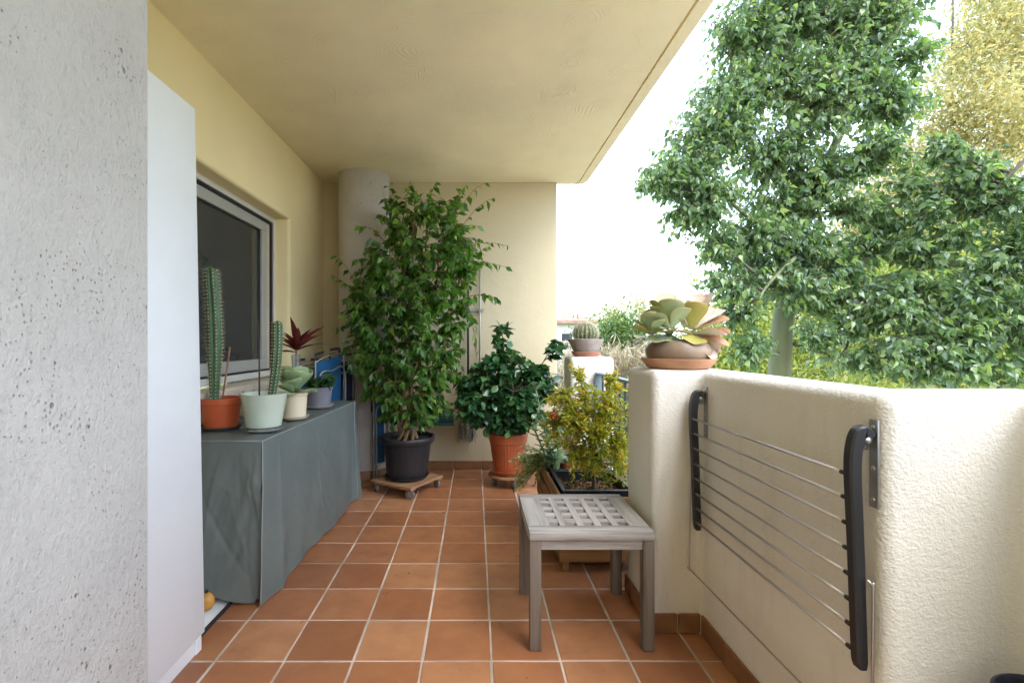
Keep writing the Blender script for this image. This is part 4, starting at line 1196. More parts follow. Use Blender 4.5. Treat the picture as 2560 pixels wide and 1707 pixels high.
def tub(y0, y1, z0, z1, x0=.470, x1=.842, w=.010):
    return join(box(x0, x0 + w, y0, y1, z0, z1, .002, 1), box(x1 - w, x1, y0, y1, z0, z1, .002, 1), box(x0 + w, x1 - w, y0, y0 + w, z0, z1, .002, 1),
                box(x0 + w, x1 - w, y1 - w, y1, z0, z1, .002, 1), box(x0 + w, x1 - w, y0 + w, y1 - w, z0, z0 + .01))
def rim(y0, y1, z, x0=.462, x1=.850, w=.022):
    return join(box(x0, x0 + w, y0, y1, z, z + .008, .002, 1), box(x1 - w, x1, y0, y1, z, z + .008, .002, 1), box(x0 + w, x1 - w, y0, y0 + w, z, z + .008, .002, 1), box(x0 + w, x1 - w, y1 - w, y1, z, z + .008, .002, 1))
for (a, b, lab) in ((2.515, 2.90, 'near'), (2.935, 3.33, 'far')):
    lb = part('liner', tub(a, b, .10, .400), 'black_plastic', cr, smooth=False)
    part('liner_rim', rim(a - .008, b + .008, .4005), 'black_plastic', lb, smooth=False)
    so = part('soil', grid(16, 16, lambda u, v: (.480 + .352 * u, a + .010 + (b - a - .02) * v, (.335 if lab == 'near' else .31) + .008 * nz(u * 2, v * 2, 2)))[:2], 'soil', cr)
    so['kind'] = 'stuff'
n = 1500
cp = np.column_stack([rng.uniform(.485, .828, n), rng.uniform(2.53, 2.885, n), rng.uniform(.335, .352, n)])
ch = leaf_geo(.026, .008, (.6, 1.0, .5), .3, .25)
V, F = merge_leaves(ch, cp, frames(rng.normal(0, 1, (n, 3)) * np.array([1, 1, .35]), rng.normal(0, .5, (n, 3))), rng.uniform(.5, 1.3, n))
q = part('bark_chips', (V, F), 'bark_chips', cr); q['kind'] = 'stuff'

# ---- pomegranate bush
PX, PY, PZ0 = .665, 2.66, .335
pg = thing('pomegranate_bush', 'small yellow green pomegranate bush planted in the wooden planter', 'shrub', (PX, PY, PZ0))
tk = spline([(PX, PY, PZ0 - .01), (PX + .003, PY, .50), (PX - .015, PY + .01, .64), (PX - .03, PY + .01, .80)], 18)
part('trunk', tube(tk, np.linspace(.012, .006, len(tk)), 8), 'bark_brown', pg)
br = []
for tp in [(.48, 2.6, .92), (.46, 2.7, .74), (.58, 2.62, 1.00), (.74, 2.62, .92), (.80, 2.7, 1.0), (.82, 2.6, .62), (.66, 2.52, .70), (.52, 2.55, .62), (.72, 2.78, .80), (.58, 2.78, .70), (.84, 2.62, .50)]:
    s = tk[rng.integers(5, len(tk) - 2)]; P = spline([s, s * .45 + np.array(tp) * .55 + np.array([0, 0, .03]), tp], 12)
    part('branch', tube(P, np.linspace(.0055, .002, len(P)), 6), 'bark_brown', pg); br.append(P)
bs = np.vstack(br + [tk[6:]])
tips = []
for c, r, n in [((.49, 2.60, .86), (.12, .13, .12), 55), ((.45, 2.64, .72), (.10, .13, .12), 42), ((.64, 2.60, .72), (.15, .15, .16), 120), ((.76, 2.62, .80), (.10, .12, .12), 70), ((.66, 2.58, .55), (.15, .14, .09), 70), ((.81, 2.64, .60), (.07, .10, .13), 45), ((.79, 2.70, .96), (.06, .08, .09), 30), ((.57, 2.66, 1.02), (.07, .06, .08), 16), ((.57, 2.56, .50), (.10, .10, .07), 34), ((.64, 2.58, .88), (.13, .12, .08), 55), ((.56, 2.56, .76), (.10, .10, .10), 50), ((.72, 2.55, .66), (.12, .10, .10), 50), ((.75, 2.55, .47), (.07, .06, .07), 18)]:
    tips += list(ell_points(c, r, n, .2))
tips = [t for t in tips if t[0] < .90]
paths = []
for tp in tips:
    d = np.linalg.norm(bs - tp, axis=1); paths.append(twig(bs[np.argmin(d + rng.random(len(d)) * .05)], tp, 0, 5, .12))
part('twigs', twigs_mesh(paths, .002, .0008, 3), 'bark_brown', pg)['kind'] = 'stuff'
gg = leaf_geo(.030, .0105, (.1, .9, 1.0, 0.0), .2, .12)
pos, Rm, sc = leaves_on(paths, 11, .10, .0, .8, .5, .7, .6, 1.3)
put_leaves(pg, gg, 'pomegranate_leaf', pos, Rm, sc, 0)
fr = part('fruit', lathe([(0, -.024), (.012, -.021), (.022, -.008), (.0235, .004), (.018, .017), (.008, .023), (.006, .027), (.009, .034), (.005, .033), (0, .027)], (.437, 2.62, .79), 24, cap=False), 'fruit_red', pg)
part('fruit_stalk', tube(spline([(.437, 2.62, .822), (.445, 2.625, .86), (.47, 2.63, .88)], 8), .002, 6), 'bark_brown', pg)

# ---- grey green jade plant in the rear of the planter
jp = thing('jade_plant', 'grey green fleshy leaved succulent spilling over the planter', 'succulent', (.50, 3.02, .31))
jm = paddle_me('jade_leaf', .052, .036, .006, .15, .05, m=4, neck=.4)
for (bx, by, tx, ty, tz) in [(.52, 3.00, .40, 2.98, .80), (.50, 3.05, .45, 3.00, .72), (.55, 3.02, .50, 2.98, .70), (.50, 3.0, .37, 3.02, .66), (.56, 3.1, .53, 3.08, .78), (.54, 2.97, .44, 2.93, .60), (.52, 3.1, .40, 3.12, .88)]:
    P = spline([(bx, by, .31), ((bx * .6 + tx * .4), by, .31 + (tz - .31) * .45), (tx, ty, tz)], 12)
    part('stem', tube(P, np.linspace(.008, .005, len(P)), 7), 'jade_leaf', jp)
    for j in range(2, len(P)):
        for s in (0, 1):
            a = j * 1.57 + s * math.pi + .3; place_leaf(jp, jm, P[j], (math.cos(a), math.sin(a), .45 + .5 * (j == len(P) - 1)), random.uniform(-.3, .3), sc=random.uniform(.8, 1.15))
# ---- small clay pot with paddle cactus
sc_ = thing('potted_cactus', 'curved pale cactus in a small orange pot inside the planter', 'cactus', (.60, 3.02, .318))
simple_pot(sc_, (.605, 3.02, .318), .052, .068, .115, 'terracotta_plastic', lip=.006, lip_h=.03)
for P, r in [([(.60, 3.0, .40), (.56, 2.96, .47), (.52, 2.95, .455), (.505, 2.95, .40), (.505, 2.955, .36)], .020), ([(.625, 3.0, .40), (.66, 2.95, .43), (.675, 2.95, .38), (.678, 2.955, .345)], .016), ([(.61, 3.03, .40), (.62, 3.03, .50), (.63, 3.02, .56)], .02)]:
    Q = spline(P, 20); part('arm', tube(Q, r * np.concatenate([np.linspace(.8, 1, len(Q) - 3), [.9, .6, .15]]), 10), 'jade_leaf', sc_)
# ---- variegated trailing plant
vt = thing('trailing_succulent', 'pale variegated trailing plant spilling over the planter corner', 'trailing plant', (.46, 3.14, .41))
paths = [twig((.475, 3.10 + .04 * rng.random(), .40), (.475 - .24 * rng.random() ** .7, 3.02 + .20 * rng.random(), .50 - .27 * rng.random()), 0, 6, .30) for _ in range(70)]
part('stems', twigs_mesh(paths, .002, .0012, 4), 'jade_leaf', vt)
vg = leaf_geo(.026, .012, (.1, .9, 1.0, 0.0), .2, .1)
pos, Rm, sc = leaves_on(paths, 18, .2, -.1, .9, .5, .6, .7, 1.2)
put_leaves(vt, vg, 'variegated_leaf', pos, Rm, sc, 0)

# ================================================================== teak stool
st = thing('teak_stool', 'weathered grey wooden stool with square holes in its top', 'stool', (.455, 2.05, 0))
ZT = .463; TH = .032
x0, x1, y0, y1 = .210, .697, 1.822, 2.282
hx = [.300 + .0698 * i for i in range(5)]; hw = .041
hy = [1.896 + .0728 * i for i in range(5)]; hh = .037
part('end_board', box(x0, x1, y0, hy[0], ZT - TH, ZT, .003, 2), 'grey_wood_x', st, auto=R(40))
part('end_board', box(x0, x1, hy[4] + hh, y1, ZT - TH, ZT, .003, 2), 'grey_wood_x', st, auto=R(40))
xs = [(x0, hx[0])] + [(hx[i] + hw, hx[i + 1]) for i in range(4)] + [(hx[4] + hw, x1)]
for a, b in xs:
    part('slat', box(a, b, hy[0] + .0004, hy[4] + hh - .0004, ZT - TH, ZT - .0008, .0015, 1), 'grey_wood_y', st, smooth=False)
for j in range(4):
    for i in range(5):
        part('bridge', box(hx[i] + .0004, hx[i] + hw - .0004, hy[j] + hh, hy[j + 1], ZT - TH + .002, ZT - .0014, .0015, 1), 'grey_wood_x', st, smooth=False)
LG = .044
lx = [x0 + .002, x1 - .002 - LG]; ly = [y0 + .004, y1 - .004 - LG]
for x in lx:
    for y in ly:
        part('leg', box(x, x + LG, y, y + LG, .001, ZT - TH - .0005, .003, 2), 'grey_wood_z', st, auto=R(40))
for y in (y0 + .010, y1 - .010 - .02):
    part('apron', box(lx[0] + LG, lx[1], y, y + .02, ZT - TH - .040, ZT - TH - .001, .002, 1), 'grey_wood_x', st, smooth=False)
for x in (x0 + .008, x1 - .008 - .02):
    part('apron', box(x, x + .02, ly[0] + LG, ly[1], ZT - TH - .040, ZT - TH - .001, .002, 1), 'grey_wood_y', st, smooth=False)

# ================================================================== drying rack on the parapet
dk = thing('drying_rack', 'folded wall mounted clothes drying rack with black arms', 'drying rack', (.935, 1.5, .8))
def arm_geo(yc, th=.026):
    # outline in X-Z, offset from the wall: hooked head at the hinge, long slightly bowed arm
    cen = spline([(.916, .975), (.898, .985), (.884, .955), (.880, .90), (.884, .80), (.888, .70), (.892, .58), (.896, .47), (.898, .442)], 40)
    w = np.interp(np.linspace(0, 1, len(cen)), [0, .1, .25, .9, 1], [.016, .020, .0150, .0130, .009])
    T = np.gradient(cen, axis=0); T /= np.linalg.norm(T, axis=1)[:, None]; N = np.column_stack([-T[:, 1], T[:, 0]])
    A = cen + N * w[:, None]; B = cen - N * w[:, None]
    V = []; F = []
    m = len(cen); b = .004
    for y, ins in ((yc - th / 2, b), (yc - th / 2 + b, 0), (yc + th / 2 - b, 0), (yc + th / 2, b)):
        for k in range(m):
            a = A[k] - N[k] * ins; V.append((a[0], y, a[1]))
        for k in range(m):
            a = B[k] + N[k] * ins; V.append((a[0], y, a[1]))
    L = 2 * m
    for l in range(3):
        for k in range(m - 1):
            F.append((l * L + k, l * L + k + 1, (l + 1) * L + k + 1, (l + 1) * L + k))
            F.append((l * L + m + k + 1, l * L + m + k, (l + 1) * L + m + k, (l + 1) * L + m + k + 1))
        F.append((l * L, (l + 1) * L, (l + 1) * L + m, l * L + m)); F.append((l * L + m - 1, l * L + L - 1, (l + 1) * L + L - 1, (l + 1) * L + m - 1))
    for l, fl_ in ((0, 1), (3, 0)):
        for k in range(m - 1):
            q = (l * L + k, l * L + m + k, l * L + m + k + 1, l * L + k + 1); F.append(q if fl_ else q[::-1])
    return V, F
YN, YF = 1.100, 1.905
for yc in (YN, YF):
    ar = part('arm', arm_geo(yc), 'black_plastic', dk, auto=R(35))
    part('pivot', xform(lathe([(0, -.018), (.006, -.018), (.007, -.014), (.007, .014), (0, .016)], n=16), Matrix.Translation((.906, yc, .972)) @ Matrix.Rotation(R(90), 4, 'X')), 'steel', ar, auto=R(40))
    pl = part('bracket', box(.9285, .9345, yc - .012, yc + .014, .812, 1.018, .003, 2), 'grey_zinc', dk, auto=R(40))
    part('bracket_ear', box(.905, .9285, yc + .0135, yc + .0165, .945, .995, .001, 1), 'grey_zinc', dk, smooth=False)
    for z in (.832, .905, 1.000):
        part('screw', xform(lathe([(0, .0035), (.005, .002), (.006, 0), (0, 0)], n=12), Matrix.Translation((.9285, yc, z)) @ Matrix.Rotation(R(-90), 4, 'Y')), 'steel', pl)
rz = [.891, .833, .773, .713, .654, .594, .535, .480]
for z in rz:
    xr = np.interp(z, [.44, .58, .7, .8, .9], [.886, .882, .878, .875, .870])
    rd = part('rod', tube([(xr, YN + .012, z), (xr, YF - .012, z)], .0042, 8), 'steel', dk)
    for y in (YN + .016, YF - .016):
        part('rod_cap', tube([(xr, y - .006, z), (xr, y + .006, z)], .0055, 8), 'black_plastic', rd)
lp = [(.897, YN - .020, .655), (.903, YN - .026, .645), (.905, YN - .028, .62), (.900, YN - .028, .30), (.897, YN - .022, .272), (.893, YN + .0, .268), (.880, YF + .0, .268), (.876, YF + .018, .272), (.875, YF + .022, .30), (.880, YF + .022, .60), (.884, YF + .018, .625)]
part('support_wire', tube(spline(lp, 80), .0030, 8), 'steel', dk)

# ---- dark bucket in the corner
bk = thing('tall_bucket', 'dark plastic bucket rim in the bottom right corner', 'bucket', (1.13, .900, 0))
part('body', lathe([(0, .003), (.075, .001), (.092, .485), (.098, .488), (.100, .498), (.095, .500), (.088, .488), (.072, .01), (0, .01)], (1.13, .900, 0), 40, cap=False), 'navy_black', bk, auto=R(40))
part('handle', tube(spline([(1.030, .900, .490), (1.035, .86, .44), (1.13, .80, .40), (1.215, .86, .44), (1.226, .900, .490)], 24), .003, 6), 'grey_zinc', bk)

# ================================================================== succulent bowl on the parapet
BX, BY = .905, 2.105
bw = thing('succulent_bowl', 'round brown glazed bowl of flapjack succulents on a clay saucer', 'succulent bowl', (BX, BY, PZ))
part('saucer', lathe([(0, .002), (.118, .002), (.130, .006), (.157, .040), (.160, .045), (.153, .046), (.125, .014), (0, .012)], (BX, BY, PZ), 64, cap=False), 'terracotta_clay', bw, auto=R(40))
part('bowl', lathe([(0, .014), (.100, .016), (.122, .030), (.137, .062), (.138, .085), (.128, .110), (.114, .122), (.106, .121), (.110, .105), (0, .10)], (BX, BY, PZ), 64, cap=False), 'brown_glaze', bw, auto=R(60))
part('soil', lathe([(0, .112), (.109, .108)], (BX, BY, PZ), 32, cap=False), 'soil', bw)
lm = {k: paddle_me(k, .138, .112, .008, .22, .10) for k in ('flapjack_green', 'flapjack_pink', 'flapjack_yellow', 'flapjack_orange')}
def sph(az, el): return np.array([math.cos(R(az)) * math.cos(R(el)), math.sin(R(az)) * math.cos(R(el)), math.sin(R(el))])
# big rosette on the right (azimuth -90 faces the camera)
c = np.array([BX + .055, BY - .015, PZ + .150])
for az, el, s, k in [(-100, 62, .98, 'flapjack_yellow'), (70, 75, 1.25, 'flapjack_pink'), (20, 66, 1.3, 'flapjack_pink'), (0, 38, 1.15, 'flapjack_pink'), (-35, 22, 1.05, 'flapjack_orange'), (-15, 8, 1.05, 'flapjack_orange'), (-150, 12, .85, 'flapjack_pink'), (-110, -12, .95, 'flapjack_yellow'), (-60, -42, 1.0, 'flapjack_pink'), (-25, -14, 1.05, 'flapjack_orange'), (120, 50, 1.0, 'flapjack_pink'), (170, 40, .8, 'flapjack_green'), (-130, -30, .8, 'flapjack_yellow'), (-50, 5, 1.0, 'flapjack_pink'), (45, 45, 1.2, 'flapjack_pink'), (-10, -30, .9, 'flapjack_pink')]:
    place_leaf(bw, lm[k], c + sph(az, el) * .008 + np.array([0, 0, .02 * (el > 20)]), sph(az, el), random.uniform(-.3, .3), sc=s)
part('stalk', tube([(c[0], c[1], PZ + .10), tuple(c + np.array([0, 0, .02]))], .010, 8), 'jade_leaf', bw)
c = np.array([BX - .035, BY + .0, PZ + .150])
for az, el, s, k in [(-110, 68, 1.1, 'flapjack_green'), (150, 62, 1.15, 'flapjack_yellow'), (80, 78, 1.3, 'flapjack_green'), (30, 60, 1.2, 'flapjack_green'), (-60, 50, .95, 'flapjack_green'), (-160, 32, 1.0, 'flapjack_green'), (-120, 12, .95, 'flapjack_green'), (-140, -10, .95, 'flapjack_green'), (100, 55, 1.0, 'flapjack_pink'), (-95, -22, .8, 'flapjack_green'), (-175, 55, 1.0, 'flapjack_green'), (-90, 85, .9, 'flapjack_pink')]:
    place_leaf(bw, lm[k], c + sph(az, el) * .008 + np.array([0, 0, .02 * (el > 20)]), sph(az, el), random.uniform(-.3, .3), sc=s * .95)
part('stalk', tube([(c[0], c[1], PZ + .10), tuple(c + np.array([0, 0, .02]))], .010, 8), 'jade_leaf', bw)
c = np.array([BX - .115, BY + .005, PZ + .135])
for az, el, s, k in [(-120, 66, .95, 'flapjack_green'), (140, 60, 1.0, 'flapjack_green'), (60, 76, 1.05, 'flapjack_green'), (20, 50, .9, 'flapjack_green'), (180, 25, .8, 'flapjack_yellow'), (-150, 5, .8, 'flapjack_green'), (-170, -12, .7, 'flapjack_orange'), (-80, 22, .8, 'flapjack_green'), (170, 45, .9, 'flapjack_green'), (-100, 82, .9, 'flapjack_green'), (-70, 48, .8, 'flapjack_green')]:
    place_leaf(bw, lm[k], c + sph(az, el) * .006 + np.array([0, 0, .015 * (el > 20)]), sph(az, el), random.uniform(-.3, .3), sc=s * .82)
part('stalk', tube([(BX - .06, BY, PZ + .105), tuple(c)], .009, 8), 'jade_leaf', bw)

# ---- ball cactus on the far pillar
QX, QY = .883, 3.77
bc = thing('ball_cactus', 'round spiny ball cactus in a grey clay bowl on the low pillar', 'cactus', (QX, QY, PZ))
part('saucer', lathe([(0, .002), (.092, .002), (.116, .038), (.112, .040), (.088, .010), (0, .010)], (QX, QY, PZ), 48, cap=False), 'red_clay', bc, auto=R(40))
part('bowl', lathe([(0, .012), (.080, .012), (.092, .035), (.122, .095), (.139, .128), (.141, .138), (.134, .140), (.115, .10), (0, .10)], (QX, QY, PZ), 56, cap=False), 'grey_clay', bc, auto=R(40))
def ball(cx, cy, cz, r, ribs=18):
    V = []; F = []; ar = []; an = []; n = ribs * 4; m = 18
    for j in range(m + 1):
        th = math.pi * (.5 - (j / m) * .98 + .25 * .0); ph = -math.pi / 2 * .45 + (math.pi / 2 * 1.42) * j / m
        for i in range(n):
            a = 2 * math.pi * i / n; rr = r * (1 + .07 * math.cos(ribs * a))
            V.append((cx + rr * math.cos(ph) * math.cos(a), cy + rr * math.cos(ph) * math.sin(a), cz + r * .92 * math.sin(ph)))
            if i % 4 == 0:
                d = np.array([math.cos(ph) * math.cos(a), math.cos(ph) * math.sin(a), math.sin(ph)]); ar.append(np.array(V[-1])); an.append(d)
    for j in range(m):
        for i in range(n):
            k = (i + 1) % n; F.append((j * n + i, j * n + k, (j + 1) * n + k, (j + 1) * n + i))
    return (V, F), ar, an
g, ar, an = ball(QX, QY, PZ + .185, .088)
part('ball', g, 'ball_cactus_skin', bc)
q = part('spines', spine_burst(ar, an, 9, .026, .0011), 'areole', bc, False); q['kind'] = 'stuff'

# ================================================================== trees beyond the parapet
def W(dx, dy, Y):      # metres from a bearing: right of and above the eye at distance Y
    return np.array([(dx - 1091.5) * .000923 * Y, Y, CAM_H - (dy - 784.6) * .000923 * Y])

kt = thing('kurrajong_tree', 'leafy green tree with a smooth pale green trunk close to the parapet', 'tree', (3.05, 5.0, GROUND_Z))
def limb(name, pts, r0, r1, mat='bark_green', n=10, root=None):
    P = spline(pts, 30); part(name, tube(P, np.linspace(r0, r1, len(P)), n), mat, root or kt); return P
L = []
L.append(limb('trunk', [(3.05, 5.0, GROUND_Z), (3.16, 5.0, -1.2), (3.225, 5.0, .85), (3.28, 5.0, 1.53), (3.41, 5.0, 2.0), (3.446, 5.0, 2.56), (3.38, 5.02, 3.6), (3.33, 5.05, 4.64), (3.35, 5.1, 6.0)], .135, .035, n=16))
L.append(limb('limb', [(3.446, 5.0, 2.52), (3.70, 4.95, 3.1), (3.96, 4.9, 3.69), (4.25, 4.85, 4.25), (4.6, 4.8, 5.0)], .05, .02))
L.append(limb('limb', [(3.40, 5.0, 1.95), (3.9, 4.75, 1.80), (4.35, 4.5, 1.92), (4.75, 4.35, 1.90), (5.2, 4.2, 1.72), (5.7, 4.1, 1.8)], .045, .018))
L.append(limb('limb', [(3.40, 5.0, 2.0), (2.95, 4.8, 2.3), (2.45, 4.7, 2.65), (2.0, 4.6, 2.75)], .035, .010))
L.append(limb('limb', [(3.42, 5.0, 2.6), (3.0, 5.1, 3.3), (2.75, 5.0, 3.9), (2.7, 5.0, 4.4)], .035, .010))
L.append(limb('limb', [(3.40, 5.0, 2.1), (3.1, 4.6, 2.0), (2.8, 4.5, 1.75), (2.65, 4.4, 1.6)], .028, .008))
L.append(limb('limb', [(4.4, 4.48, 1.92), (4.6, 4.2, 2.5), (4.9, 4.1, 2.9), (5.2, 4.1, 3.2)], .025, .008, 'twig_grey'))
L.append(limb('limb', [(4.2, 4.5, 1.88), (4.25, 4.15, 1.3), (4.1, 4.05, .6), (4.0, 4.0, .2)], .016, .006, 'twig_grey'))
L.append(limb('limb', [(4.9, 4.3, 1.85), (5.0, 4.1, 1.3), (5.1, 4.0, .9)], .018, .006, 'twig_grey'))
L.append(limb('limb', [(3.28, 5.0, 1.2), (3.7, 4.6, 1.0), (4.1, 4.4, .85), (4.6, 4.2, .7)], .02, .008, 'twig_grey'))
L.append(limb('limb', [(3.26, 5.0, 1.1), (3.0, 4.8, 1.05), (2.75, 4.7, 1.0)], .012, .006, 'twig_grey'))
for p in ((3.42, 4.93, 2.56), (3.37, 4.93, 1.98)):
    part('branch_scar', xform(lathe([(.02, -.09), (.105, -.06), (.12, 0), (.105, .06), (.02, .09)], n=20), Matrix.Translation((p[0], 5.0, p[2]))), 'scar_bark', kt)
clumps = [  # bearing, distance, radii in bearing units
 (1850, 40, 5.1, 230, 110), (1720, 90, 5.0, 130, 110), (1980, 60, 5.0, 170, 110), (1840, -120, 5.2, 260, 110), (2080, -60, 5.0, 130, 100),
 (1640, 300, 4.8, 130, 110), (1540, 400, 4.7, 85, 75), (1500, 420, 4.6, 55, 45), (1610, 450, 4.7, 120, 80), (1690, 230, 4.9, 120, 110),
 (1780, 360, 4.9, 140, 120), (1900, 230, 4.8, 130, 110), (2050, 240, 4.8, 105, 90), (2100, 130, 4.8, 60, 50), (1900, 410, 4.8, 100, 100), (2010, 360, 4.7, 80, 80),
 (1640, 560, 4.6, 70, 70), (1740, 540, 4.7, 120, 90), (1860, 560, 4.7, 110, 70), (1690, 650, 4.6, 95, 55), (1820, 660, 4.6, 120, 55), (1940, 610, 4.6, 100, 55),
 (2030, 500, 4.7, 60, 60), (2250, 410, 4.3, 95, 75), (2310, 470, 4.2, 80, 80), (2200, 540, 4.3, 90, 50), (2290, 620, 4.2, 100, 75), (2150, 660, 4.3, 110, 55),
 (2050, 720, 4.3, 110, 60), (2200, 770, 4.2, 150, 65), (2330, 740, 4.1, 80, 95), (2000, 830, 4.3, 150, 45), (2150, 850, 4.2, 180, 45), (1720, 800, 4.5, 65, 60),
 (1880, 770, 4.5, 75, 60), (2310, 850, 4.1, 90, 45), (2420, 560, 4.1, 110, 180), (2430, 800, 4.0, 100, 120), (2130, 450, 4.6, 35, 40), (1960, 740, 4.5, 60, 45), (1590, 380, 4.8, 90, 80), (1800, 480, 4.9, 130, 80), (1780, 620, 4.8, 130, 70), (1900, 690, 4.7, 110, 50), (1700, 720, 4.6, 60, 40), (1950, 160, 4.9, 150, 110), (1780, 180, 5.0, 120, 100), (1600, 500, 4.7, 90, 60), (1990, 560, 4.7, 80, 50), (2240, 690, 4.2, 120, 60), (2060, 660, 4.4, 70, 40), (2100, 800, 4.2, 150, 50), (2250, 840, 4.1, 120, 40), (2330, 560, 4.2, 60, 60), (2230, 480, 4.3, 60, 40), (2060, 560, 4.5, 70, 50), (2110, 490, 4.4, 60, 50), (2130, 590, 4.4, 70, 40), (2180, 360, 4.4, 50, 40), (2000, 690, 4.5, 80, 40), (2040, 340, 4.6, 75, 60), (2080, 420, 4.5, 65, 50), (1990, 480, 4.6, 70, 50), (2170, 430, 4.4, 50, 40), (2140, 340, 4.5, 45, 40)]
paths = []; big = []
LP = np.vstack(L)
for dx, dy, Y, rx, ry in clumps:
    c = W(dx, dy, Y); r = np.array([rx * .000923 * Y, .55 * (rx + ry) * .5 * .000923 * Y + .14, ry * .000923 * Y])
    d = np.linalg.norm(LP - c, axis=1) + .6 * np.maximum(0, LP[:, 2] - c[2])
    a = LP[np.argmin(d)]
    bp_ = twig(a, c, 0, 8, .12); big.append(bp_)
    n = int(8 + 215 * r[0] * r[2] / .25)
    for tp in ell_points(c, r, n, .15):
        s = bp_[rng.integers(3, 8)]; s = s + (tp - s) * rng.uniform(.15, .45)
        paths.append(twig(s, tp, 0, 5, .10))
for b_ in big: part('branch', tube(b_, np.linspace(.016, .006, len(b_)), 6), 'twig_grey', kt)
q = part('twigs', twigs_mesh(paths, .0045, .0015, 3), 'twig_grey', kt); q['kind'] = 'stuff'
kg2 = leaf_geo(.071, .041, (.08, .78, 1.0, .70, .22, 0.0), .25, .2)
pos, Rm, sc = leaves_on(paths, 9, .05, 1.0, .6, .6, .9, .42, 1.28)
h1 = rng.random(len(pos)) < .5
kg3 = leaf_geo(.077, .036, (.08, .80, 1.0, .62, .20, 0.0), .55, .50)
put_leaves(kt, kg2, 'kurrajong_leaf', pos[h1], Rm[h1], sc[h1], 295)
put_leaves(kt, kg3, 'kurrajong_leaf', pos[~h1], Rm[~h1], sc[~h1], 0)
print('kurrajong leaves', len(pos))

def far_tree(name, label, base, clumps, leaf, mat, n_per, size, group='trees beyond the balcony', bark='bark_brown', tr=.12):
    base = np.array(base, float)
    t = thing(name, label, 'tree', tuple(base), group)
    top = np.mean([c for c, r in clumps], axis=0)
    hi = max(c[2] for c, r in clumps)
    P = spline([base, base * .5 + np.array([top[0], top[1], (base[2] + top[2]) / 2]) * .5 + rng.normal(0, .1, 3), (top[0], top[1], hi)], 16)
    part('trunk', tube(P, np.linspace(tr, tr * .25, len(P)), 8), bark, t)
    br = []; pts = []
    for c, r in clumps:
        c = np.array(c); k = np.argmin(np.abs(P[:, 2] - (c[2] - .4 * np.linalg.norm(c[:2] - top[:2]))))
        br.append(twig(P[k], c, 0, 6, .1))
        n = int(n_per * max(.15, r[0] * r[2]))
        sub = ell_points(c, r, max(4, n // 30), .1)
        for s in sub: pts.append(s + rng.normal(0, size * rng.uniform(1.2, 2.4), (30, 3)) * np.array([1, 1, 1.25]))
    for b_ in br: part('branch', tube(b_, np.linspace(tr * .35, tr * .1, len(b_)), 6), bark, t)
    pos = np.vstack(pts)
    D = rng.normal(0, 1, pos.shape) + np.array([0, 0, -.4])
    Rm = frames(D, rng.normal(0, .8, pos.shape)); sc = rng.uniform(.6, 1.2, len(pos)) * size
    V, F = merge_leaves(leaf, pos, Rm, sc)
    q = part('crown', (V, F), mat, t); q['kind'] = 'stuff'
    return t
L4 = leaf_geo(1.0, .42, (0.0, 1.0, 0.0), .25, .15)
LN = leaf_geo(1.0, .22, (0.0, 1.0, 0.0), .25, .15)
def cl(list_, Y):
    return [(W(dx, dy, Y + dy_), (rx * .000923 * Y, (rx + ry) * .5 * .000923 * Y, ry * .000923 * Y)) for dx, dy, rx, ry, dy_ in list_]
far_tree('golden_tree', 'tall golden sunlit tree at the top right', (13.6, 13.2, GROUND_Z),
    cl([(2280, 70, 90, 70, 0), (2340, 160, 80, 70, .5), (2220, 150, 65, 60, 0), (2270, 250, 85, 60, -.3), (2190, 300, 60, 50, .3), (2330, 330, 70, 60, 0), (2120, 400, 70, 50, .5), (2230, 410, 80, 50, 0), (2400, 250, 70, 120, 0), (2300, -30, 80, 50, 0), (2050, 440, 60, 50, .3), (2010, 540, 60, 50, 0), (2130, 520, 80, 50, 0), (2280, 520, 80, 60, .4), (2190, 610, 90, 50, 0), (2070, 610, 70, 45, 0), (2150, 230, 40, 40, 0), (2370, 60, 60, 60, .3), (2080, 350, 50, 45, .6), (1960, 480, 50, 60, .5), (1940, 600, 80, 60, .8), (2330, 620, 80, 70, .6), (2240, 680, 110, 60, .6), (2080, 700, 110, 60, .7)], 13), L4, 'golden_leaf', 3600, .15, tr=.10, bark='twig_grey')
far_tree('yellow_green_tree', 'yellow green sunlit tree low behind the green trunk', (7.2, 10.2, GROUND_Z),
    cl([(1700, 690, 90, 70, 0), (1780, 760, 110, 80, .3), (1690, 800, 100, 80, -.3), (1840, 690, 100, 80, 0), (1800, 860, 140, 70, 0), (1650, 870, 110, 70, 0), (1900, 780, 90, 80, .4), (1950, 880, 120, 60, 0), (1620, 740, 60, 60, 0), (1740, 880, 160, 60, .5), (1990, 690, 70, 70, .3)], 10), L4, 'bush_leaf', 2600, .13)
far_tree('yellow_green_tree', 'yellow green sunlit tree behind the low right branches', (10.5, 10.5, GROUND_Z),
    cl([(2050, 640, 110, 80, 0), (2160, 600, 110, 90, .3), (2050, 780, 120, 80, 0), (2180, 740, 120, 90, .2), (2300, 700, 120, 100, 0), (2300, 820, 120, 70, 0), (2120, 860, 140, 60, 0), (2400, 760, 100, 100, 0)], 10.5), L4, 'bush_leaf', 2600, .13)
far_tree('background_tree', 'rounded green tree behind the ball cactus', (6.2, 20, GROUND_Z),
    cl([(1430, 762, 45, 32, 0), (1395, 780, 30, 25, 0), (1465, 770, 30, 30, .5), (1420, 810, 60, 30, 0), (1350, 800, 30, 22, .5)], 20), L4, 'far_leaf', 3200, .2)
far_tree('background_tree', 'pale yellow tree on the skyline left of the succulents', (8.2, 28, GROUND_Z),
    cl([(1408, 722, 22, 16, 0), (1425, 735, 22, 14, 0), (1392, 738, 16, 14, 0)], 28), L4, 'golden_leaf', 2200, .22)
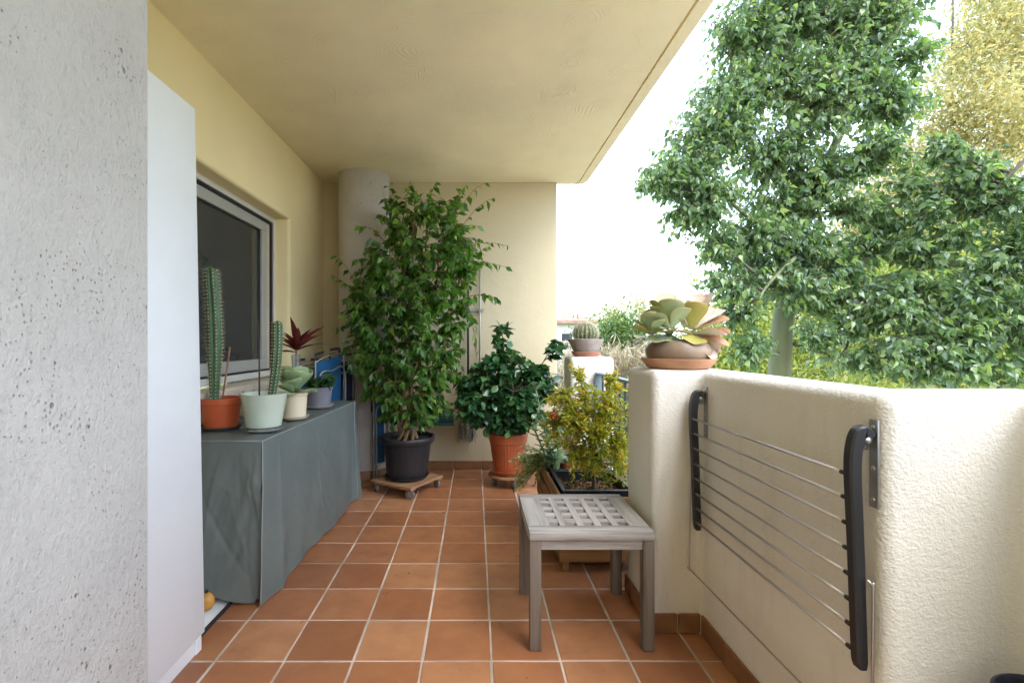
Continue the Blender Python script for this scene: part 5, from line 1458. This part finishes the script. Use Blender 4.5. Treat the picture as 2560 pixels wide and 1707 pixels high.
far_tree('background_tree', 'small pale tree on the skyline beside the succulents', (10.3, 30, GROUND_Z),
    cl([(1462, 697, 13, 11, 0), (1470, 715, 14, 8, 0), (1500, 735, 26, 16, 0)], 30), L4, 'golden_leaf', 2200, .22)
far_tree('background_tree', 'dark green tree low beyond the railing', (4.4, 11.5, GROUND_Z),
    cl([(1480, 905, 40, 30, 0), (1420, 1000, 70, 60, 0), (1500, 1010, 60, 60, 0), (1360, 960, 50, 50, .6)], 11.5), L4, 'far_leaf', 3000, .13)

# ---- thicket of dry canes
rd = thing('reed_thicket', 'thicket of dry pale canes behind the low pillar', 'reeds', (4.3, 14, GROUND_Z), kind='stuff')
n = 2600
bx = rng.uniform(2.6, 8.2, n); by = rng.uniform(13.2, 15.0, n); hgt = rng.uniform(3.1, 4.4, n)
paths = []
for i in range(700):
    l = rng.normal(0, .16, 2); paths.append([(bx[i], by[i], GROUND_Z), (bx[i] + l[0] * .4, by[i] + l[1] * .4, GROUND_Z + hgt[i] * .6), (bx[i] + l[0], by[i] + l[1], GROUND_Z + hgt[i])])
q = part('canes', twigs_mesh(paths, .018, .006, 4), 'reed_leaf', rd); q['kind'] = 'stuff'
n2 = 26000; k = rng.integers(0, n, n2)
pos = np.column_stack([bx[k] + rng.normal(0, .15, n2), by[k] + rng.normal(0, .15, n2), GROUND_Z + hgt[k] * np.sqrt(rng.random(n2)) * 1.02])
V, F = merge_leaves(leaf_geo(1.0, .10, (0.0, 1.0, .6, 0.0), .2, .4), pos, frames(rng.normal(0, .6, pos.shape) + np.array([0, 0, -.3]), rng.normal(0, .5, pos.shape)), rng.uniform(.2, .5, n2))
q = part('foliage', (V, F), 'reed_leaf', rd); q['kind'] = 'stuff'

# ---- white house with hipped tile roof
hs = thing('white_house', 'white house with a hipped terracotta roof on the skyline', 'house', (5, 38, GROUND_Z))
hx0, hx1, hy0, hy1, hz = -3.0, 9.1, 36.0, 46.0, 2.78
part('wall', box(hx0, hx1, hy0, hy1, GROUND_Z, hz), 'house_white', hs, smooth=False)
e = .45
rv = [(hx0 - e, hy0 - e, hz), (hx1 + e, hy0 - e, hz), (hx1 + e, hy1 + e, hz), (hx0 - e, hy1 + e, hz), (hx0 + 4.2, 41, hz + 1.9), (hx1 - 4.2, 41, hz + 1.9),
      (hx0 - e, hy0 - e, hz - .22), (hx1 + e, hy0 - e, hz - .22), (hx1 + e, hy1 + e, hz - .22), (hx0 - e, hy1 + e, hz - .22)]
rf = part('roof', (rv, [(0, 1, 5, 4), (1, 2, 5), (2, 3, 4, 5), (3, 0, 4), (6, 7, 1, 0), (7, 8, 2, 1), (8, 9, 3, 2), (9, 6, 0, 3), (9, 8, 7, 6)]), 'roof_tile', hs, smooth=False)
part('flat_annex', box(hx1 + .003, hx1 + 2.6, hy0 + 1, hy1 - 1, GROUND_Z, hz - .55), 'house_white', hs, smooth=False)
part('annex_coping', box(hx1 + .003, hx1 + 2.75, hy0 + .85, hy1 - .85, hz - .55, hz - .42), 'house_white', hs, smooth=False)
for x in (6.6, 4.2, 1.5):
    w = part('window', box(x, x + .8, hy0 - .03, hy0 - .002, .6, 1.8), 'house_window', hs, smooth=False)
    part('window_sill', box(x - .08, x + .88, hy0 - .09, hy0 - .002, .50, .595), 'house_white', w, smooth=False)
